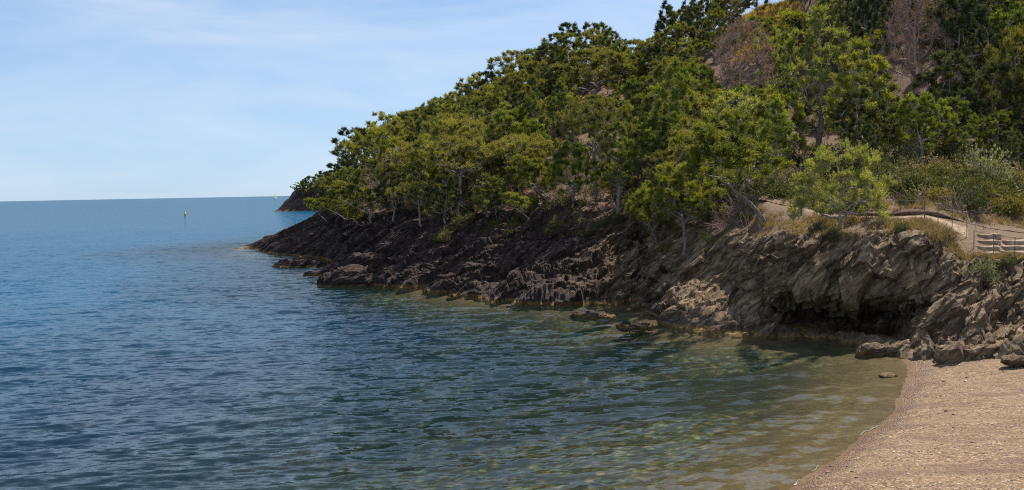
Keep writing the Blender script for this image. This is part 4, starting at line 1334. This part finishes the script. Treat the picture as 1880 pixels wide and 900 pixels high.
# bare brushwood under the trees
bwp = []
for k in range(420):
    px = pr.uniform(625, 1480 if k % 4 else 1900)
    vv = pr.uniform(5.9 if px < 1380 else 9.2, 10.6 if px < 1480 else 11.2)
    q = G2[np.searchsorted(rowv, vv), np.searchsorted(colpx, px)]
    nb = 12
    rg_ = np.random.RandomState(k)
    d = unit(rg_.normal(size=(nb, 3)) * 0.8 + np.array((-0.25, -0.1, 0.75)))
    ln_ = rg_.uniform(0.5, 1.9, (nb, 1))
    a0 = q + rg_.normal(size=(nb, 3)) * np.array((0.15, 0.15, 0.0))
    a1 = a0 + d * ln_ * 0.5
    d2 = unit(d + rg_.normal(size=(nb, 3)) * 0.35)
    bwp.append(tubes(a0, a1, np.full(nb, 0.022), np.full(nb, 0.014), 3))
    bwp.append(tubes(a1, a1 + d2 * ln_ * 0.5, np.full(nb, 0.014), np.full(nb, 0.005), 3))
    for _ in range(2):
        d3 = unit(d + rg_.normal(size=(nb, 3)) * 0.7)
        b0 = a0 + (a1 - a0) * rg_.uniform(0.4, 1, (nb, 1))
        bwp.append(tubes(b0, b0 + d3 * ln_ * 0.4, np.full(nb, 0.01), np.full(nb, 0.004), 3))
bwv, bwf = join(bwp)
bw_ = obj("brushwood", mesh("brushwood", bwv, bwf, m_deadwood, False))
tag(bw_, "bare grey brushwood and dead twigs under the pines", kind="stuff")

# dry grass
gv, gt = [], []
gr = np.random.RandomState(9)


def tufts(n, pick, hgt=(0.12, 0.34), nb=9, bw=0.012):
    k = 0
    while k < n:
        q = pick()
        if q is None:
            continue
        k += 1
        an = gr.rand(nb) * 6.28
        d = np.stack([np.cos(an) * 0.55, np.sin(an) * 0.55, np.ones(nb)], 1) + gr.normal(size=(nb, 3)) * 0.2
        h_ = gr.uniform(*hgt, (nb, 1)) * gr.uniform(0.6, 1.2)
        b = q + np.concatenate([gr.normal(size=(nb, 2)) * 0.07, np.full((nb, 1), -0.03)], 1)
        s = unit(np.cross(d, gr.normal(size=(nb, 3)))) * bw
        gv.append(np.stack([b - s, b + s, b + d * h_], 1).reshape(-1, 3))
        gt.append(np.repeat(np.clip(gr.normal(0.5, 0.3) + gr.normal(size=nb) * 0.1, 0, 1), 3))


def from_rows(p0, p1, v0, v1, thr=-0.1):
    def f():
        i, j = np.searchsorted(rowv, gr.uniform(v0, v1)), np.searchsorted(colpx, gr.uniform(p0, p1))
        q = G2[i, j]
        return q if perlin(q[None] * 0.7)[0] > thr else None
    return f


tufts(1500, from_rows(1385, 1765, 5.95, 7.1))
tufts(900, from_rows(1590, 1900, 9.0, 10.1))
tufts(500, from_rows(1770, 1890, 5.7, 6.8))
gvv = np.concatenate(gv)
dg_ = obj("dry_grass", mesh("dry_grass", gvv, np.arange(len(gvv)).reshape(-1, 3), m_grass, False, {"tint": np.concatenate(gt)}))
tag(dg_, "straw coloured dry grass on the cliff lip and beside the path", kind="stuff")
gv, gt = [], []
tufts(3200, from_rows(1345, 1470, 11.25, 12.1, -1), (0.25, 0.7), 12, 0.03)
gvv = np.concatenate(gv)
m_straw = leaf_mat("golden_grass_blades", (0.3, 0.2, 0.06), (0.5, 0.36, 0.11), (0.66, 0.5, 0.19), 0.35)
dg2 = obj("dry_grass", mesh("ridge_grass", gvv, np.arange(len(gvv)).reshape(-1, 3), m_straw, False, {"tint": np.concatenate(gt)}))
tag(dg2, "golden dry grass patch high on the ridge", kind="stuff")

# ------------------------------------------------------------------ steps and railing
STEP = {}


def step_mesh(wd, dp, hg, seed):
    """one rough stone step: worn uneven block"""
    nx, ny = 9, 5
    vs_, fs = [], []
    rg = np.random.RandomState(seed)
    for lay, z in enumerate((-hg - 0.12, -0.03, 0.0)):
        ins = (0.0, 0.0, 0.035)[lay]
        for j in range(ny):
            for i in range(nx):
                x = (i / (nx - 1) - 0.5) * (wd - 2 * ins)
                y = (j / (ny - 1) - 0.5) * (dp - 2 * ins)
                edge = 0.05 * math.sin(i * 1.3 + seed) + rg.normal() * 0.018
                vs_.append((x + rg.normal() * 0.012, y + (edge if j == 0 else 0), z + rg.normal() * 0.012 + (-0.03 * math.sin(i / (nx - 1) * 3.14) if lay else 0)))
    n = nx * ny

    def ring():
        return [i for i in range(nx)] + [j * nx + nx - 1 for j in range(1, ny)] + [(ny - 1) * nx + i for i in range(nx - 2, -1, -1)] + [j * nx for j in range(ny - 2, 0, -1)]
    r_ = ring()
    for lay in (0, 1):
        for k in range(len(r_)):
            a, b = r_[k], r_[(k + 1) % len(r_)]
            fs.append((lay * n + a, lay * n + b, (lay + 1) * n + b, (lay + 1) * n + a))
    for j in range(ny - 1):
        for i in range(nx - 1):
            a = 2 * n + j * nx + i
            fs.append((a, a + 1, a + nx + 1, a + nx))
    return mesh("step", vs_, np.array(fs), m_path, False)


def flight(name, label, px0, px1, rows_, d0, d1, seed):
    root = None
    for k, py in enumerate(rows_):
        d = d0 + (d1 - d0) * k / (len(rows_) - 1)
        a, b = at(px0, py, d), at(px1, py, d)
        q = (a + b) / 2
        if root is None:
            root = empty(name, tuple(q))
            tag(root, label, "steps", "stone steps down to the beach")
        o = obj("step", step_mesh(np.linalg.norm(b - a), abs(d1 - d0) / (len(rows_) - 1) + 0.25, 0.28, seed + k), root)
        o.location = q - np.array(root.location)
        o.rotation_euler = (0, 0, random.uniform(-0.05, 0.05))


flight("stone_steps", "short upper flight of worn stone steps at the end of the path", 1789, 1828, (429, 440, 451, 462), 44.2, 41.8, 1)
flight("stone_steps", "wider lower flight of worn stone steps at the right edge", 1838, 1898, (440, 450, 460, 470), 43.5, 41.0, 11)

POSTS = [(1614, 398, 369), (1654, 398, 368), (1697, 402, 369), (1722, 414, 375), (1748, 419, 384), (1775, 436, 395), (1788, 456, 424), (1824, 469, 430), (1863, 474, 437), (1905, 478, 440)]


def rod(a, b, r, ns=7):
    return tubes([a], [b], [r], [r], ns)


tops = []
rail_root = None
for px, by, ty in POSTS:
    q = hit(px, by)
    d = q[1] if q is not None and q[1] < 55 else 44.0
    q = at(px, by, d)
    tp = at(px, ty, d)
    h_ = tp[2] - q[2]
    if rail_root is None:
        rail_root = empty("railing", tuple(q))
        tag(rail_root, "thin rusty steel railing along the cliff path and steps", "railing")
    v, f = join([rod((0, 0, -0.35), (0, 0, h_ * 0.5), 0.02), rod((0, 0, h_ * 0.5), (0, 0, h_), 0.018), rod((0, 0, h_), (0, 0, h_ + 0.02), 0.03)])
    o = obj("post", mesh("post", v, f, m_steel, True), rail_root)
    o.location = q - np.array(rail_root.location)
    tops.append(tp)
tops.insert(0, at(1592, 368.5, tops[0][1] + 0.3))
for a, b in zip(tops[:-1], tops[1:]):
    a_, b_ = np.array(a), np.array(b)
    m_ = (a_ + b_) / 2 + np.array((0, 0, -0.012))
    v, f = join([rod((0, 0, 0), tuple(m_ - a_), 0.015), rod(tuple(m_ - a_), tuple(b_ - a_), 0.015)])
    o = obj("rail", mesh("rail", v, f, m_steel, True), rail_root)
    o.location = a_ - np.array(rail_root.location)

# ------------------------------------------------------------------ beach stones
sv, sf, st_ = [], [], 0
bm = bmesh.new()
bmesh.ops.create_icosphere(bm, subdivisions=1, radius=1)
iv = np.array([q.co[:] for q in bm.verts])
if_ = np.array([[q.index for q in p_.verts] for p_ in bm.faces])
bm.free()
sr = np.random.RandomState(4)
cxy = np.stack([sr.uniform(5, 24, 42000), sr.uniform(15, 40, 42000)], 1)
cz, cs, cin, cb_ = bed_z(cxy)
ok = cin & cb_ & (cs > 0.25) & (perlin(np.concatenate([cxy * 0.45, 0 * cz[:, None]], 1)) > sr.uniform(-0.5, 0.6, len(cz)))
cxy, cz = cxy[ok][:7500], cz[ok][:7500]
for k in range(len(cz)):
    s = 0.009 + 0.02 * sr.rand() ** 3 + (0.05 * sr.rand() if sr.rand() < 0.012 else 0)
    v = iv * (1 + 0.25 * sr.normal(size=(12, 1)) * 0.6) * np.array((s * sr.uniform(0.8, 1.6), s, s * 0.55))
    a = sr.rand() * 6.28
    ca, sa = math.cos(a), math.sin(a)
    v = np.stack([v[:, 0] * ca - v[:, 1] * sa, v[:, 0] * sa + v[:, 1] * ca, v[:, 2]], 1)
    sv.append(v + np.array((cxy[k, 0], cxy[k, 1], cz[k] + s * 0.2)))
    sf.append(if_ + 12 * k)
m_peb, t = mat_new("beach_stones")
n = t.add('ShaderNodeTexWhiteNoise', {'Vector': t.add('ShaderNodeVectorMath', {0: t.pos(), 1: (9.0, 9.0, 9.0)}, operation='MULTIPLY').outputs[0]}) if False else None
g = t.attr('tint')
t.out(t.principled(t.ramp(g, (0.0, (0.09, 0.06, 0.045)), (0.35, (0.28, 0.2, 0.15)), (0.7, (0.46, 0.36, 0.28)), (1.0, (0.72, 0.68, 0.62))), 0.8))
peb_o = obj("pebbles", mesh("pebbles", np.concatenate(sv), np.concatenate(sf), m_peb, False, {"tint": np.repeat(sr.rand(len(cz)), 12)}))
tag(peb_o, "small loose pebbles scattered over the beach", kind="stuff")

# ------------------------------------------------------------------ buoy and sailing boat
bq0 = on_z(340, 397)
by_ = empty("buoy", tuple(bq0))
tag(by_, "small yellow marker buoy floating far out on the sea", "buoy")


def lathe(prof_, ns=14):
    v, f = [], []
    for r_, z in prof_:
        for k in range(ns):
            a = 2 * math.pi * k / ns
            v.append((r_ * math.cos(a), r_ * math.sin(a), z))
    for j in range(len(prof_) - 1):
        for k in range(ns):
            k2 = (k + 1) % ns
            f.append((j * ns + k, j * ns + k2, (j + 1) * ns + k2, (j + 1) * ns + k))
    return np.array(v, float), np.array(f)


v, f = lathe([(0.02, -0.4), (0.4, -0.3), (0.42, 0.0), (0.4, 0.1), (0.2, 0.2)])
obj("float", mesh("float", v, f, m_white, True), by_)
v, f = lathe([(0.2, 0.18), (0.46, 0.24), (0.38, 0.9), (0.12, 1.75), (0.02, 1.8)])
obj("body", mesh("body", v, f, m_yellow, True), by_)
v, f = lathe([(0.04, 1.78), (0.04, 2.15), (0.16, 2.2), (0.16, 2.4), (0.01, 2.42)])
obj("top_mark", mesh("top_mark", v, f, m_yellow, True), by_)

m_sail = leaf_mat("sail_cloth", (0.8, 0.8, 0.78), (0.8, 0.8, 0.78), (0.8, 0.8, 0.78), 0.55)
sb_ = empty("sailboat", tuple(on_z(505, 361.9)))
sb_.location = tuple(np.array((at(505, 361, 2600)[0], 2600, 0.0)))
tag(sb_, "tiny white sailing boat on the horizon beside the far headland", "sailboat")
hv, hf = [], []
for i, x in enumerate(np.linspace(-1, 1, 9)):
    bw = 1.7 * (1 - abs(x) ** 2.2 * (1.0 if x > 0 else 0.45)) + 0.03
    for yy, zz_ in ((-bw, 1.3 + 0.2 * x), (-bw * 0.75, 0.2), (0, -0.5), (bw * 0.75, 0.2), (bw, 1.3 + 0.2 * x)):
        hv.append((x * 5.5, yy, zz_))
for i in range(8):
    for j in range(4):
        a = i * 5 + j
        hf.append((a, a + 1, a + 6, a + 5))
    hf.append((i * 5 + 4, i * 5, i * 5 + 5, i * 5 + 9))
obj("hull", mesh("hull", hv, np.array(hf), m_white, False), sb_)
v, f = rod((0.6, 0, 1.0), (0.6, 0, 15.5), 0.12)
obj("mast", mesh("mast", v, f, m_white, True), sb_)


def sail(p0, p1, p2, belly):
    vs_, fs, n = [], [], 7
    p0, p1, p2 = map(np.array, (p0, p1, p2))
    for s_side in (0, 0.04):
        for i in range(n):
            for j in range(n):
                u, v_ = i / (n - 1), j / (n - 1)
                q = p0 * (1 - u) + (p1 * (1 - v_) + p2 * v_) * u
                vs_.append(q + np.array((0, belly * math.sin(u * 3.1) * math.sin(v_ * 3.1) + s_side, 0)))
    for s_ in (0, 1):
        for i in range(n - 1):
            for j in range(n - 1):
                a = s_ * n * n + i * n + j
                fs.append((a, a + 1, a + n + 1, a + n))
    return np.array(vs_), np.array(fs)


v, f = sail((0.45, 0, 15.0), (0.45, 0, 2.6), (-4.6, 0.8, 2.8), 0.5)
obj("main_sail", mesh("main_sail", v, f, m_sail, True), sb_)
v, f = sail((0.8, 0, 13.0), (5.2, 0, 1.9), (0.9, 0.6, 2.0), 0.4)
obj("jib_sail", mesh("jib_sail", v, f, m_sail, True), sb_)
sb_.rotation_euler = (0, 0, R(35))
